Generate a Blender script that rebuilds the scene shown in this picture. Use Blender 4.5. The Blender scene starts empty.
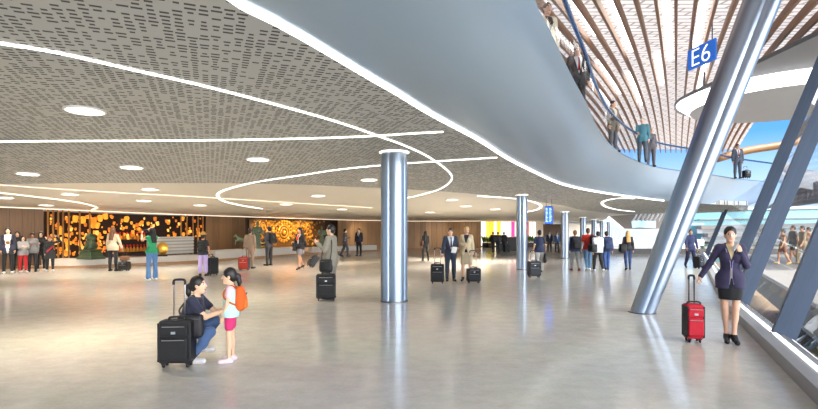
import bpy, bmesh, math, random
import numpy as np
from mathutils import Vector, Matrix
from mathutils.bvhtree import BVHTree
from mathutils.geometry import delaunay_2d_cdt

random.seed(7)
SC = bpy.context.scene
COL = SC.collection
F, HX, HY, EYE = 500.0, 409.0, 229.0, 1.65       # focal length in pixels, principal column, horizon row, eye height


def at(px, py, Y):
    return Vector(((px - HX) / F * Y, Y, EYE - (py - HY) / F * Y))


def floor_at(px, py):
    Y = EYE * F / (py - HY)
    return Vector(((px - HX) / F * Y, Y, 0.0))


def zc(x, y):                                     # underside of the low ceiling: it dips towards the exhibition walls
    t = y - 0.35 * x
    return 2.35 + 1.2 / (1 + math.exp((t - 20) / 4.2))


def ceil_at(px, py):
    k, m = (px - HX) / F, (HY - py) / F
    Y, prev = 0.8, None
    while Y < 90:
        g = zc(k * Y, Y) - (EYE + m * Y)
        if g <= 0:
            lo, hi = Y - 0.1, Y
            for _ in range(30):
                mid = (lo + hi) / 2
                if zc(k * mid, mid) - (EYE + m * mid) > 0: lo = mid
                else: hi = mid
            Y = hi
            break
        Y += 0.1
    return Vector((k * Y, Y, zc(k * Y, Y)))


# ---------------------------------------------------------------- materials
def lin(c):
    out = []
    for v in c[:3]:
        v = v / 255.0
        out.append(v / 12.92 if v <= 0.04045 else ((v + 0.055) / 1.055) ** 2.4)
    return (*out, 1.0)


_M = {}


def mat(c, rough=0.6, metal=0.0, var=0.12, scale=9.0, emit=0.0, key=None, spec=0.5, sheen=0.0):
    k = key or (tuple(c), rough, metal, var, scale, emit, spec, sheen)
    if k in _M: return _M[k]
    m = bpy.data.materials.new('surface_%03d' % len(_M)); m.use_nodes = True
    nt = m.node_tree; b = nt.nodes['Principled BSDF']
    b.inputs['Roughness'].default_value = rough
    b.inputs['Metallic'].default_value = metal
    b.inputs['Specular IOR Level'].default_value = spec
    if sheen: b.inputs['Sheen Weight'].default_value = sheen
    base = lin(c)
    if var > 0:
        tc = nt.nodes.new('ShaderNodeTexCoord'); nz = nt.nodes.new('ShaderNodeTexNoise')
        nz.inputs['Scale'].default_value = scale; nz.inputs['Detail'].default_value = 4
        nt.links.new(tc.outputs['Object'], nz.inputs['Vector'])
        mx = nt.nodes.new('ShaderNodeMix'); mx.data_type = 'RGBA'
        mx.inputs[6].default_value = tuple(v * (1 - var) for v in base[:3]) + (1,)
        mx.inputs[7].default_value = tuple(min(1, v * (1 + var)) for v in base[:3]) + (1,)
        nt.links.new(nz.outputs['Fac'], mx.inputs[0])
        nt.links.new(mx.outputs[2], b.inputs['Base Color'])
    else:
        b.inputs['Base Color'].default_value = base
    if emit:
        b.inputs['Emission Color'].default_value = base
        b.inputs['Emission Strength'].default_value = emit
    _M[k] = m
    return m


def wood_mat(c1, c2, key, board=0.35, rough=0.45):
    if key in _M: return _M[key]
    m = bpy.data.materials.new(key); m.use_nodes = True
    nt = m.node_tree; N = nt.nodes.new; L = nt.links.new; b = nt.nodes['Principled BSDF']
    tc = N('ShaderNodeTexCoord'); sx = N('ShaderNodeSeparateXYZ'); L(tc.outputs['UV'], sx.inputs[0])
    mp = N('ShaderNodeMapping'); mp.inputs['Scale'].default_value = (14, 0.9, 1); L(tc.outputs['UV'], mp.inputs[0])
    nz = N('ShaderNodeTexNoise'); nz.inputs['Scale'].default_value = 1.0; nz.inputs['Detail'].default_value = 6
    L(mp.outputs[0], nz.inputs['Vector'])
    fl = N('ShaderNodeMath'); fl.operation = 'DIVIDE'; fl.inputs[1].default_value = board; L(sx.outputs['X'], fl.inputs[0])
    f2 = N('ShaderNodeMath'); f2.operation = 'FLOOR'; L(fl.outputs[0], f2.inputs[0])
    wn = N('ShaderNodeTexWhiteNoise'); wn.noise_dimensions = '1D'; L(f2.outputs[0], wn.inputs['W'])
    ad = N('ShaderNodeMath'); ad.operation = 'MULTIPLY_ADD'; ad.inputs[1].default_value = 0.45; L(wn.outputs['Value'], ad.inputs[0]); L(nz.outputs['Fac'], ad.inputs[2])
    fr = N('ShaderNodeMath'); fr.operation = 'FRACT'; L(fl.outputs[0], fr.inputs[0])
    gap = N('ShaderNodeMath'); gap.operation = 'LESS_THAN'; gap.inputs[1].default_value = 0.05; L(fr.outputs[0], gap.inputs[0])
    sb = N('ShaderNodeMath'); sb.operation = 'MULTIPLY_ADD'; sb.inputs[1].default_value = -0.5; L(gap.outputs[0], sb.inputs[0]); L(ad.outputs[0], sb.inputs[2])
    mx = N('ShaderNodeMix'); mx.data_type = 'RGBA'; mx.inputs[6].default_value = lin(c1); mx.inputs[7].default_value = lin(c2)
    L(sb.outputs[0], mx.inputs[0]); L(mx.outputs[2], b.inputs['Base Color'])
    b.inputs['Roughness'].default_value = rough
    _M[key] = m
    return m


def emissive(c, s, key=None):
    k = key or ('em', tuple(c), s)
    if k in _M: return _M[k]
    m = bpy.data.materials.new('glow_%03d' % len(_M)); m.use_nodes = True
    nt = m.node_tree; b = nt.nodes['Principled BSDF']
    b.inputs['Base Color'].default_value = lin(c); b.inputs['Emission Color'].default_value = lin(c)
    b.inputs['Emission Strength'].default_value = s
    _M[k] = m
    return m


def glass_mat(tint, key, refl=1.0, ior=1.45, rough=0.0):
    if key in _M: return _M[key]
    m = bpy.data.materials.new(key); m.use_nodes = True
    nt = m.node_tree; nt.nodes.clear(); N = nt.nodes.new; L = nt.links.new
    o = N('ShaderNodeOutputMaterial'); t = N('ShaderNodeBsdfTransparent'); t.inputs[0].default_value = tint
    g = N('ShaderNodeBsdfGlossy'); g.inputs['Roughness'].default_value = rough
    f = N('ShaderNodeFresnel'); f.inputs['IOR'].default_value = ior
    k = N('ShaderNodeMath'); k.operation = 'MULTIPLY'; k.inputs[1].default_value = refl; L(f.outputs[0], k.inputs[0])
    x = N('ShaderNodeMixShader'); L(k.outputs[0], x.inputs[0]); L(t.outputs[0], x.inputs[1]); L(g.outputs[0], x.inputs[2])
    L(x.outputs[0], o.inputs[0])
    _M[key] = m
    return m


# ---------------------------------------------------------------- objects
def tag(o, label=None, cat=None, group=None, kind=None):
    if label: o['label'] = label
    if cat: o['category'] = cat
    if group: o['group'] = group
    if kind: o['kind'] = kind
    return o


def empty(name, loc=(0, 0, 0), rz=0.0, label=None, cat=None, group=None, kind=None):
    o = bpy.data.objects.new(name, None); o.empty_display_size = 0.1
    o.location = loc; o.rotation_euler = (0, 0, rz)
    COL.objects.link(o)
    return tag(o, label, cat, group, kind)


class MB:                                          # collects shapes, then becomes one mesh object
    def __init__(s): s.bm = bmesh.new(); s.uv = None

    def box(s, c, d, rz=0.0, bevel=0.0, seg=2, M=None):
        mt = Matrix.Translation(c) @ Matrix.Rotation(rz, 4, 'Z') @ Matrix.Diagonal((d[0], d[1], d[2], 1))
        if M is not None: mt = M @ mt
        r = bmesh.ops.create_cube(s.bm, size=1.0, matrix=mt)
        if bevel:
            es = list({e for v in r['verts'] for e in v.link_edges})
            bmesh.ops.bevel(s.bm, geom=es, offset=bevel, segments=seg, affect='EDGES', profile=0.5)
        return s

    def tube(s, pts, r, n=10, caps=True):
        pts = [Vector(p) for p in pts]
        rs = r if isinstance(r, (list, tuple)) else [r] * len(pts)
        rings = []; prev = None
        for i, p in enumerate(pts):
            d = (pts[min(i + 1, len(pts) - 1)] - pts[max(i - 1, 0)]).normalized()
            if prev is None:
                a = d.orthogonal().normalized()
            else:
                a = (prev - d * prev.dot(d))
                a = a.normalized() if a.length > 1e-6 else d.orthogonal().normalized()
            prev = a; b = d.cross(a)
            rings.append([s.bm.verts.new(p + (a * math.cos(2 * math.pi * k / n) + b * math.sin(2 * math.pi * k / n)) * rs[i]) for k in range(n)])
        for A, B in zip(rings, rings[1:]):
            for k in range(n): s.bm.faces.new((A[k], A[(k + 1) % n], B[(k + 1) % n], B[k]))
        if caps:
            s.bm.faces.new(rings[0][::-1]); s.bm.faces.new(rings[-1])
        return s

    def lathe(s, prof, c=(0, 0, 0), n=24, M=None):
        c = Vector(c); rings = []
        for r, z in prof:
            ring = []
            for k in range(n):
                p = Vector((r * math.cos(2 * math.pi * k / n), r * math.sin(2 * math.pi * k / n), z))
                if M is not None: p = M @ p
                ring.append(s.bm.verts.new(p + c))
            rings.append(ring)
        for A, B in zip(rings, rings[1:]):
            for k in range(n): s.bm.faces.new((A[k], A[(k + 1) % n], B[(k + 1) % n], B[k]))
        s.bm.faces.new(rings[0][::-1]); s.bm.faces.new(rings[-1])
        return s

    def ribbon(s, pts, w, up=(0, 0, 1), thick=0.0):
        pts = [Vector(p) for p in pts]; up = Vector(up); rows = []
        for i, p in enumerate(pts):
            d = (pts[min(i + 1, len(pts) - 1)] - pts[max(i - 1, 0)]).normalized()
            q = d.cross(up).normalized() * w / 2
            row = [p + q, p - q]
            if thick: row += [p - q - up * thick, p + q - up * thick]
            rows.append([s.bm.verts.new(v) for v in row])
        n = len(rows[0])
        for A, B in zip(rows, rows[1:]):
            if n == 2: s.bm.faces.new((A[0], A[1], B[1], B[0]))
            else:
                for k in range(4): s.bm.faces.new((A[k], A[(k + 1) % 4], B[(k + 1) % 4], B[k]))
        if n == 4:
            s.bm.faces.new(rows[0][::-1]); s.bm.faces.new(rows[-1])
        return s

    def prism(s, poly, z0, z1):                     # upright prism over an XY polygon
        a = [s.bm.verts.new((x, y, z0)) for x, y in poly]; b = [s.bm.verts.new((x, y, z1)) for x, y in poly]
        n = len(poly)
        s.bm.faces.new(a[::-1]); s.bm.faces.new(b)
        for k in range(n): s.bm.faces.new((a[k], a[(k + 1) % n], b[(k + 1) % n], b[k]))
        return s

    def quad(s, *ps):
        s.bm.faces.new([s.bm.verts.new(p) for p in ps]); return s

    def ball(s, c, r, sub=2):
        rr = tuple(float(v) for v in r) if hasattr(r, '__len__') else (r, r, r)
        bmesh.ops.create_icosphere(s.bm, subdivisions=sub, radius=1.0, matrix=Matrix.Translation(c) @ Matrix.Diagonal((*rr, 1)))
        return s

    def build(s, name, m, parent=None, smooth=False, label=None, cat=None, group=None, kind=None, loc=None, fix=True):
        if fix: bmesh.ops.recalc_face_normals(s.bm, faces=s.bm.faces)
        me = bpy.data.meshes.new(name); s.bm.to_mesh(me); s.bm.free()
        if m is not None: me.materials.append(m)
        if smooth: me.polygons.foreach_set('use_smooth', [True] * len(me.polygons))
        o = bpy.data.objects.new(name, me); COL.objects.link(o)
        if parent is not None: o.parent = parent
        if loc is not None: o.location = loc
        return tag(o, label, cat, group, kind)


def smooth_by_angle(o, deg=35):
    me = o.data; bm = bmesh.new(); bm.from_mesh(me); lim = math.radians(deg)
    for f in bm.faces: f.smooth = True
    for e in bm.edges:
        if len(e.link_faces) == 2 and e.calc_face_angle(0) > lim: e.smooth = False
    bm.to_mesh(me); bm.free()
    return o


def copy_tree(o, parent=None):
    c = o.copy(); COL.objects.link(c)
    if parent is not None: c.parent = parent
    for ch in list(o.children): copy_tree(ch, c)
    return c


def catmull(pts, n=8):
    pts = [Vector(p) for p in pts]; P = [pts[0] * 2 - pts[1]] + pts + [pts[-1] * 2 - pts[-2]]; out = []
    for i in range(1, len(P) - 2):
        a, b, c, d = P[i - 1:i + 3]
        for k in range(n):
            t = k / n
            out.append(0.5 * ((2 * b) + (c - a) * t + (2 * a - 5 * b + 4 * c - d) * t * t + (3 * b - a - 3 * c + d) * t ** 3))
    out.append(pts[-1].copy())
    return out


# ---------------------------------------------------------------- smooth solids: signed distances meshed as one surface
class Field:
    def __init__(s): s.p = []; s.cut = []; s.late = None

    def after(s): s.late = len(s.p); return s       # solids added from here on escape the cuts

    def cap(s, a, b, ra, rb, k=0.03):
        s.p.append(('cap', np.array(a, float), np.array(b, float), ra, rb, k)); return s

    def ell(s, c, r, k=0.03, R=None):
        s.p.append(('ell', np.array(c, float), np.array(r, float), np.eye(3) if R is None else np.array(R, float), 0, k)); return s

    def boxr(s, c, h, rd, k=0.02, R=None):
        s.p.append(('box', np.array(c, float), np.array(h, float), np.eye(3) if R is None else np.array(R, float), rd, k)); return s

    def sub_ell(s, c, r, k=0.01, R=None):
        s.cut.append(('ell', np.array(c, float), np.array(r, float), np.eye(3) if R is None else np.array(R, float), 0, k)); return s

    def below(s, z): s.cut.append(('below', z)); return s        # removes what lies below height z
    def above(s, z): s.cut.append(('above', z)); return s
    def half(s, n, d): s.cut.append(('half', np.array(n, float), d)); return s   # removes where n.p > d
    def wedge(s, f): s.cut.append(('fn', f)); return s

    @staticmethod
    def _d(p, X, Y, Z):
        if p[0] == 'cap':
            a, b, ra, rb = p[1:5]; ab = b - a; L2 = max(ab @ ab, 1e-9)
            t = np.clip(((X - a[0]) * ab[0] + (Y - a[1]) * ab[1] + (Z - a[2]) * ab[2]) / L2, 0, 1)
            return np.sqrt((X - a[0] - t * ab[0]) ** 2 + (Y - a[1] - t * ab[1]) ** 2 + (Z - a[2] - t * ab[2]) ** 2) - (ra + (rb - ra) * t)
        c, r, R = p[1], p[2], p[3]
        x, y, z = X - c[0], Y - c[1], Z - c[2]
        q = [x * R[0, i] + y * R[1, i] + z * R[2, i] for i in range(3)]
        if p[0] == 'ell':
            k0 = np.sqrt((q[0] / r[0]) ** 2 + (q[1] / r[1]) ** 2 + (q[2] / r[2]) ** 2)
            k1 = np.sqrt((q[0] / r[0] ** 2) ** 2 + (q[1] / r[1] ** 2) ** 2 + (q[2] / r[2] ** 2) ** 2) + 1e-9
            return k0 * (k0 - 1) / k1
        rd = p[4]; d = [np.abs(q[i]) - (r[i] - rd) for i in range(3)]
        return np.sqrt(sum(np.maximum(v, 0) ** 2 for v in d)) + np.minimum(np.maximum(np.maximum(d[0], d[1]), d[2]), 0) - rd

    def bounds(s):
        lo, hi = [], []
        for p in s.p:
            if p[0] == 'cap':
                m = max(p[3], p[4]); lo.append(np.minimum(p[1], p[2]) - m); hi.append(np.maximum(p[1], p[2]) + m)
            else:
                e = np.abs(p[3]) @ p[2]; lo.append(p[1] - e); hi.append(p[1] + e)
        return lo, hi

    def mesh(s, h):
        los, his = s.bounds(); lo = np.min(los, 0) - 2.5 * h; hi = np.max(his, 0) + 2.5 * h
        n = np.ceil((hi - lo) / h).astype(int) + 1
        ax = [lo[i] + h * np.arange(n[i]) for i in range(3)]
        D = np.full(n, 1.0, np.float32)
        X = ax[0][:, None, None]; Y = ax[1][None, :, None]; Z = ax[2][None, None, :]
        late = len(s.p) if s.late is None else s.late
        D = s._add(D, list(zip(s.p, los, his))[:late], lo, h, n, ax)
        D = s._cuts(D, X, Y, Z)
        D = s._add(D, list(zip(s.p, los, his))[late:], lo, h, n, ax)
        return nets(D, lo, h)

    def _add(s, D, items, lo, h, n, ax):
        for p, l, u in items:
            mg = p[5] + 2.5 * h
            i0 = np.maximum(np.floor((l - mg - lo) / h).astype(int), 0); i1 = np.minimum(np.ceil((u + mg - lo) / h).astype(int) + 1, n)
            sl = tuple(slice(a, b) for a, b in zip(i0, i1))
            X = ax[0][sl[0]][:, None, None]; Y = ax[1][sl[1]][None, :, None]; Z = ax[2][sl[2]][None, None, :]
            d = s._d(p, X, Y, Z); cur = D[sl]; k = p[5]
            if k > 0:
                hh = np.maximum(k - np.abs(cur - d), 0) / k
                D[sl] = np.minimum(cur, d) - hh * hh * k * 0.25
            else: D[sl] = np.minimum(cur, d)
        return D

    def _cuts(s, D, X, Y, Z):
        for c in s.cut:
            if c[0] == 'below': D = np.maximum(D, c[1] - Z)
            elif c[0] == 'above': D = np.maximum(D, Z - c[1])
            elif c[0] == 'half': D = np.maximum(D, X * c[1][0] + Y * c[1][1] + Z * c[1][2] - c[2])
            elif c[0] == 'fn': D = np.maximum(D, c[1](X, Y, Z))
            else:
                d = -s._d(c, X, Y, Z); k = c[5]; hh = np.maximum(k - np.abs(D - d), 0) / k
                D = np.maximum(D, d) + hh * hh * k * 0.25
        return D


def nets(D, lo, h):
    ins = D < 0
    a = ins[:-1, :-1, :-1]
    cnt = np.zeros(a.shape, np.int8)
    cs = [(i, j, k) for i in (0, 1) for j in (0, 1) for k in (0, 1)]
    nx, ny, nz = D.shape
    for i, j, k in cs: cnt += ins[i:nx - 1 + i, j:ny - 1 + j, k:nz - 1 + k]
    idx = np.argwhere((cnt > 0) & (cnt < 8))
    if len(idx) == 0: return np.zeros((0, 3)), np.zeros((0, 4), int)
    vid = np.full(a.shape, -1, np.int32); vid[tuple(idx.T)] = np.arange(len(idx))
    val = {c: D[idx[:, 0] + c[0], idx[:, 1] + c[1], idx[:, 2] + c[2]].astype(float) for c in cs}
    acc = np.zeros((len(idx), 3)); num = np.zeros(len(idx))
    for c in cs:
        for ax in range(3):
            if c[ax]: continue
            e = list(c); e[ax] = 1; e = tuple(e)
            va, vb = val[c], val[e]; m = (va < 0) != (vb < 0)
            t = np.where(m, va / np.where(m, va - vb, 1), 0)
            p = np.tile(np.array(c, float), (len(idx), 1)); p[:, ax] = t
            acc += p * m[:, None]; num += m
    V = (idx + acc / num[:, None]) * h + lo
    Q = []
    for ax in range(3):
        s0 = [slice(1, -1)] * 3; s0[ax] = slice(0, -1)
        s1 = list(s0); s1[ax] = slice(1, None)
        A = ins[tuple(s0)]; B = ins[tuple(s1)]
        e = np.argwhere(A != B)
        if not len(e): continue
        sgn = A[tuple(e.T)]
        off = np.ones(3, int); off[ax] = 0
        g = e + off
        u, v = [(1, 2), (2, 0), (0, 1)][ax]
        du = np.zeros(3, int); du[u] = 1; dv = np.zeros(3, int); dv[v] = 1
        def gv(q): return vid[tuple(np.clip(q, 0, np.array(vid.shape) - 1).T)]
        q = np.stack([gv(g - du - dv), gv(g - dv), gv(g), gv(g - du)], 1)
        q[~sgn] = q[~sgn][:, ::-1]
        Q.append(q)
    Q = np.concatenate(Q); Q = Q[(Q >= 0).all(1)]
    return V, Q


def mesh_obj(name, V, Q, mats, parent=None, mi=None, **kw):
    me = bpy.data.meshes.new(name)
    me.vertices.add(len(V)); me.vertices.foreach_set('co', np.asarray(V, np.float32).ravel())
    me.loops.add(len(Q) * 4); me.loops.foreach_set('vertex_index', np.asarray(Q, np.int32).ravel())
    me.polygons.add(len(Q)); me.polygons.foreach_set('loop_start', np.arange(0, len(Q) * 4, 4, dtype=np.int32))
    try: me.polygons.foreach_set('loop_total', np.full(len(Q), 4, np.int32))
    except Exception: pass
    for m in mats: me.materials.append(m)
    if mi is not None: me.polygons.foreach_set('material_index', np.asarray(mi, np.int32))
    me.polygons.foreach_set('use_smooth', np.ones(len(Q), bool))
    me.update(calc_edges=True); me.validate()
    o = bpy.data.objects.new(name, me); COL.objects.link(o)
    if parent is not None: o.parent = parent
    return tag(o, **kw)
# ---------------------------------------------------------------- people
SKIN = {'light': (226, 178, 150), 'tan': (198, 146, 112), 'asian': (226, 184, 152), 'brown': (150, 104, 78), 'dark': (92, 62, 46)}


def nrm(v):
    v = np.array(v, float); return v / np.linalg.norm(v)


def rotx(a):
    c, s = math.cos(a), math.sin(a); return np.array([[1, 0, 0], [0, c, -s], [0, s, c]])


def rotz(a):
    c, s = math.cos(a), math.sin(a); return np.array([[c, -s, 0], [s, c, 0], [0, 0, 1]])


STAND = dict(legL=((-.05, .01, -1), (-.02, -.02, -1)), legR=((.05, .01, -1), (.02, -.02, -1)),
             armL=((-.17, -.02, -1), (-.04, .16, -1)), armR=((.17, -.02, -1), (.04, .16, -1)))
WALK = dict(legL=((-.03, .36, -1), (-.01, .02, -1)), legR=((.03, -.16, -1), (.01, -.62, -1)),
            armL=((-.16, -.30, -1), (-.08, .05, -1)), armR=((.16, .22, -1), (.06, .5, -1)))
WALK2 = dict(legR=((.03, .34, -1), (.01, .04, -1)), legL=((-.03, -.14, -1), (-.01, -.55, -1)),
             armR=((.16, -.24, -1), (.08, .05, -1)), armL=((-.16, .2, -1), (-.06, .45, -1)))


class Rig:
    """joint positions of one figure, in metres, facing +Y with its feet on z = 0"""
    def __init__(s, h, female=False, pose=None, lean=0.0, head=(0, 0), child=False, bulk=1.0, twist=0.0):
        k = s.k = h / 1.75; s.female = female; s.b = bulk; s.child = child
        s.hk = k * (1.28 if child else 1.0)
        P = dict(STAND); P.update(pose or {})
        sh = (.152 if female else .178) * (0.92 if child else 1); hip = .092 if female else .09
        s.sh = sh
        j = {}
        hipc = np.array([0, 0, 0.0])
        for S, sg in (('L', -1), ('R', 1)):
            t, c = P['leg' + S]
            hp = hipc + k * np.array([sg * hip, 0, 0])
            kn = hp + k * .43 * nrm(t); an = kn + k * .42 * nrm(c)
            j['hip' + S], j['knee' + S], j['ank' + S] = hp, kn, an
            f = np.array([0.12 * sg, 1.0, 0]); sd = nrm(c)
            pitch = max(0.0, -sd[1] - .1) * 0.9                    # a trailing foot tips onto its toes
            if P.get('flat'): pitch = 0
            if P.get('heels'): pitch = max(pitch, .32)
            fd = nrm(np.array([f[0], math.cos(pitch), -math.sin(pitch)]))
            j['toe' + S] = an + k * (.165 * fd + np.array([0, 0, -.045]))
            j['heel' + S] = an + k * (-.045 * fd + np.array([0, 0, -.045]))
        low = min(min(j['toe' + S][2], j['heel' + S][2]) for S in 'LR') - .038 * k
        if P.get('heels'): low = min(j['toe' + S][2] for S in 'LR') - .034 * k
        for q in j: j[q] = j[q] - np.array([0, 0, low])
        pel = hipc - np.array([0, 0, low])
        R = s.R = rotz(twist) @ rotx(-lean)
        s.pel = pel
        s.T = lambda x, y, z: pel + R @ (k * np.array([x, y, z], float))
        for S, sg in (('L', -1), ('R', 1)):
            s0 = s.T(sg * sh, 0, .50)
            u, f = P['arm' + S]
            el = s0 + k * .285 * nrm(u); wr = el + k * .25 * nrm(f)
            j['sh' + S], j['el' + S], j['wr' + S] = s0, el, wr
            j['hd' + S] = nrm(f)
        j['neck'] = s.T(0, -.01, .54)
        yaw, pit = head
        s.HR = R @ rotz(yaw) @ rotx(pit) if not P.get('head_free') else rotz(yaw) @ rotx(pit)
        hc = j['neck'] + R @ (k * np.array([0, .012, .035])) + s.HR @ (s.hk * np.array([0, .012, .135]))
        s.H = hc
        s.j = j; s.P = P

    def hp(s, x, y, z):                            # a point of the head
        return s.H + s.HR @ (s.hk * np.array([x, y, z], float))

    # --- the solids that make a body or, grown outwards, a garment
    def torso(s, F_, g=0.0, low=True):
        k, b = s.k, s.b; R = s.R; T = s.T
        fe = s.female
        if low: F_.ell(T(0, -.005, .03), np.array([(.172 if fe else .165) * b, .118 * b, .125]) * k + g, .05 * k, R)
        F_.ell(T(0, .0, .19), np.array([(.122 if fe else .14) * b, .098 * b, .17]) * k + g, .06 * k, R)
        F_.ell(T(0, .0, .37), np.array([(.145 if fe else .165) * b, .112 * b, .19]) * k + g, .06 * k, R)
        F_.cap(T(-s.sh * .86, -.01, .497), T(s.sh * .86, -.01, .497), .046 * k + g, .046 * k + g, .06 * k)
        if fe and not s.child:
            for sg in (-1, 1): F_.ell(T(sg * .066, .085, .37), np.array([.06, .05, .058]) * k + g, .04 * k, R)

    def arm(s, F_, S, g=0.0, upto=1.0, gw=None):
        k, j = s.k, s.j; gw = g if gw is None else gw
        b = (.9 if s.female else 1.05)
        u1 = min(1.0, upto / .5)
        e = j['sh' + S] + (j['el' + S] - j['sh' + S]) * u1
        F_.cap(j['sh' + S], e, .05 * k * b + g, (.05 - .012 * u1) * k * b + g, .04 * k)
        if upto > .5:
            w = j['el' + S] + (j['wr' + S] - j['el' + S]) * min(1, (upto - .5) / .5)
            F_.cap(j['el' + S], w, .040 * k * b + g, .028 * k * b + gw, .02 * k)

    def leg(s, F_, S, g=0.0, upto=1.0, gw=None):
        k, j = s.k, s.j; gw = g if gw is None else gw
        b = s.b * (1.02 if s.female else 1.0) * (.9 if s.child else 1)
        u1 = min(1.0, upto / .5)
        e = j['hip' + S] + (j['knee' + S] - j['hip' + S]) * u1
        F_.cap(j['hip' + S], e, .088 * k * b + g, (.088 - .032 * u1) * k * b + g, .03 * k)
        if upto > .5:
            u2 = min(1, (upto - .5) / .5)
            w = j['knee' + S] + (j['ank' + S] - j['knee' + S]) * u2
            F_.cap(j['knee' + S], w, .054 * k * b + g, (.054 - .018 * u2) * k * b + gw, .02 * k)
            if u2 > .6:
                d = nrm(j['ank' + S] - j['knee' + S]); back = nrm(np.cross([1, 0, 0], d))
                if back[1] > 0: back = -back
                m = j['knee' + S] + (j['ank' + S] - j['knee' + S]) * .3 + back * .016 * k
                F_.ell(m, np.array([.05, .05, .12]) * k * b + g, .03 * k)

    def foot(s, F_, S, g=0.0):
        k, j = s.k, s.j
        F_.cap(j['heel' + S], j['toe' + S], .034 * k + g, .030 * k + g, .02 * k)
        F_.cap(j['ank' + S], j['heel' + S] * .6 + j['toe' + S] * .4, .036 * k + g, .032 * k + g, .03 * k)


_TREES = {}


def on_front(rig, V, Q, x, z, lift=.004):
    """the point of a garment's front at torso-local (x, z)"""
    key = id(V)
    if key not in _TREES:
        _TREES.clear(); _TREES[key] = (BVHTree.FromPolygons([tuple(p) for p in V], [tuple(int(i) for i in q) for q in Q]), V)
    o = Vector(rig.T(x, .6, z)); d = Vector(rig.T(x, 0, z)) - o
    hit = _TREES[key][0].ray_cast(o, d.normalized(), d.length)
    if hit[0] is None: return Vector(rig.T(x, .12, z))
    return hit[0] - d.normalized() * lift


def hand_field(rig, S, curl):
    k = rig.k * (.92 if rig.female else 1.0); j = rig.j
    w, d = j['wr' + S], j['hd' + S]
    ref = np.array([0, 1.0, .15]) if d[2] < -.6 else np.array([0, .1, 1.0])
    sd = nrm(ref - d * (ref @ d))                  # towards the thumb
    n = np.cross(d, sd) * (1 if S == 'L' else -1)  # out of the palm
    n = nrm(n)
    Ff = Field()
    Ff.cap(w - d * .03 * k, w + d * .02 * k, .026 * k, .026 * k, .01)
    Rm = np.stack([sd, n, d], 1)
    Ff.boxr(w + d * .055 * k, np.array([.040, .015, .045]) * k, .013 * k, .012, Rm)
    for i, (off, ln) in enumerate(((.031, .070), (.0105, .080), (-.0105, .074), (-.031, .058))):
        a = w + (d * .095 + sd * off) * k
        c1 = curl * (.75 + .1 * i)
        d1 = nrm(d * math.cos(c1) + n * math.sin(c1)); d2 = nrm(d * math.cos(2.1 * c1) + n * math.sin(2.1 * c1))
        b = a + d1 * ln * .52 * k; c = b + d2 * ln * .48 * k
        Ff.cap(a - d * .02 * k, b, .0088 * k, .0080 * k, .003); Ff.cap(b, c, .0080 * k, .0068 * k, .003)
    t0 = w + (d * .025 + sd * .028 + n * .004) * k
    td = nrm(d * .62 + sd * .62 + n * (.25 + .5 * min(curl, 1))); t1 = t0 + td * .045 * k
    td2 = nrm(d * .85 + sd * .2 + n * (.3 + .6 * min(curl, 1))); t2 = t1 + td2 * .036 * k
    Ff.cap(t0, t1, .0125 * k, .0105 * k, .006); Ff.cap(t1, t2, .0100 * k, .0078 * k, .003)
    return Ff


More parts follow.
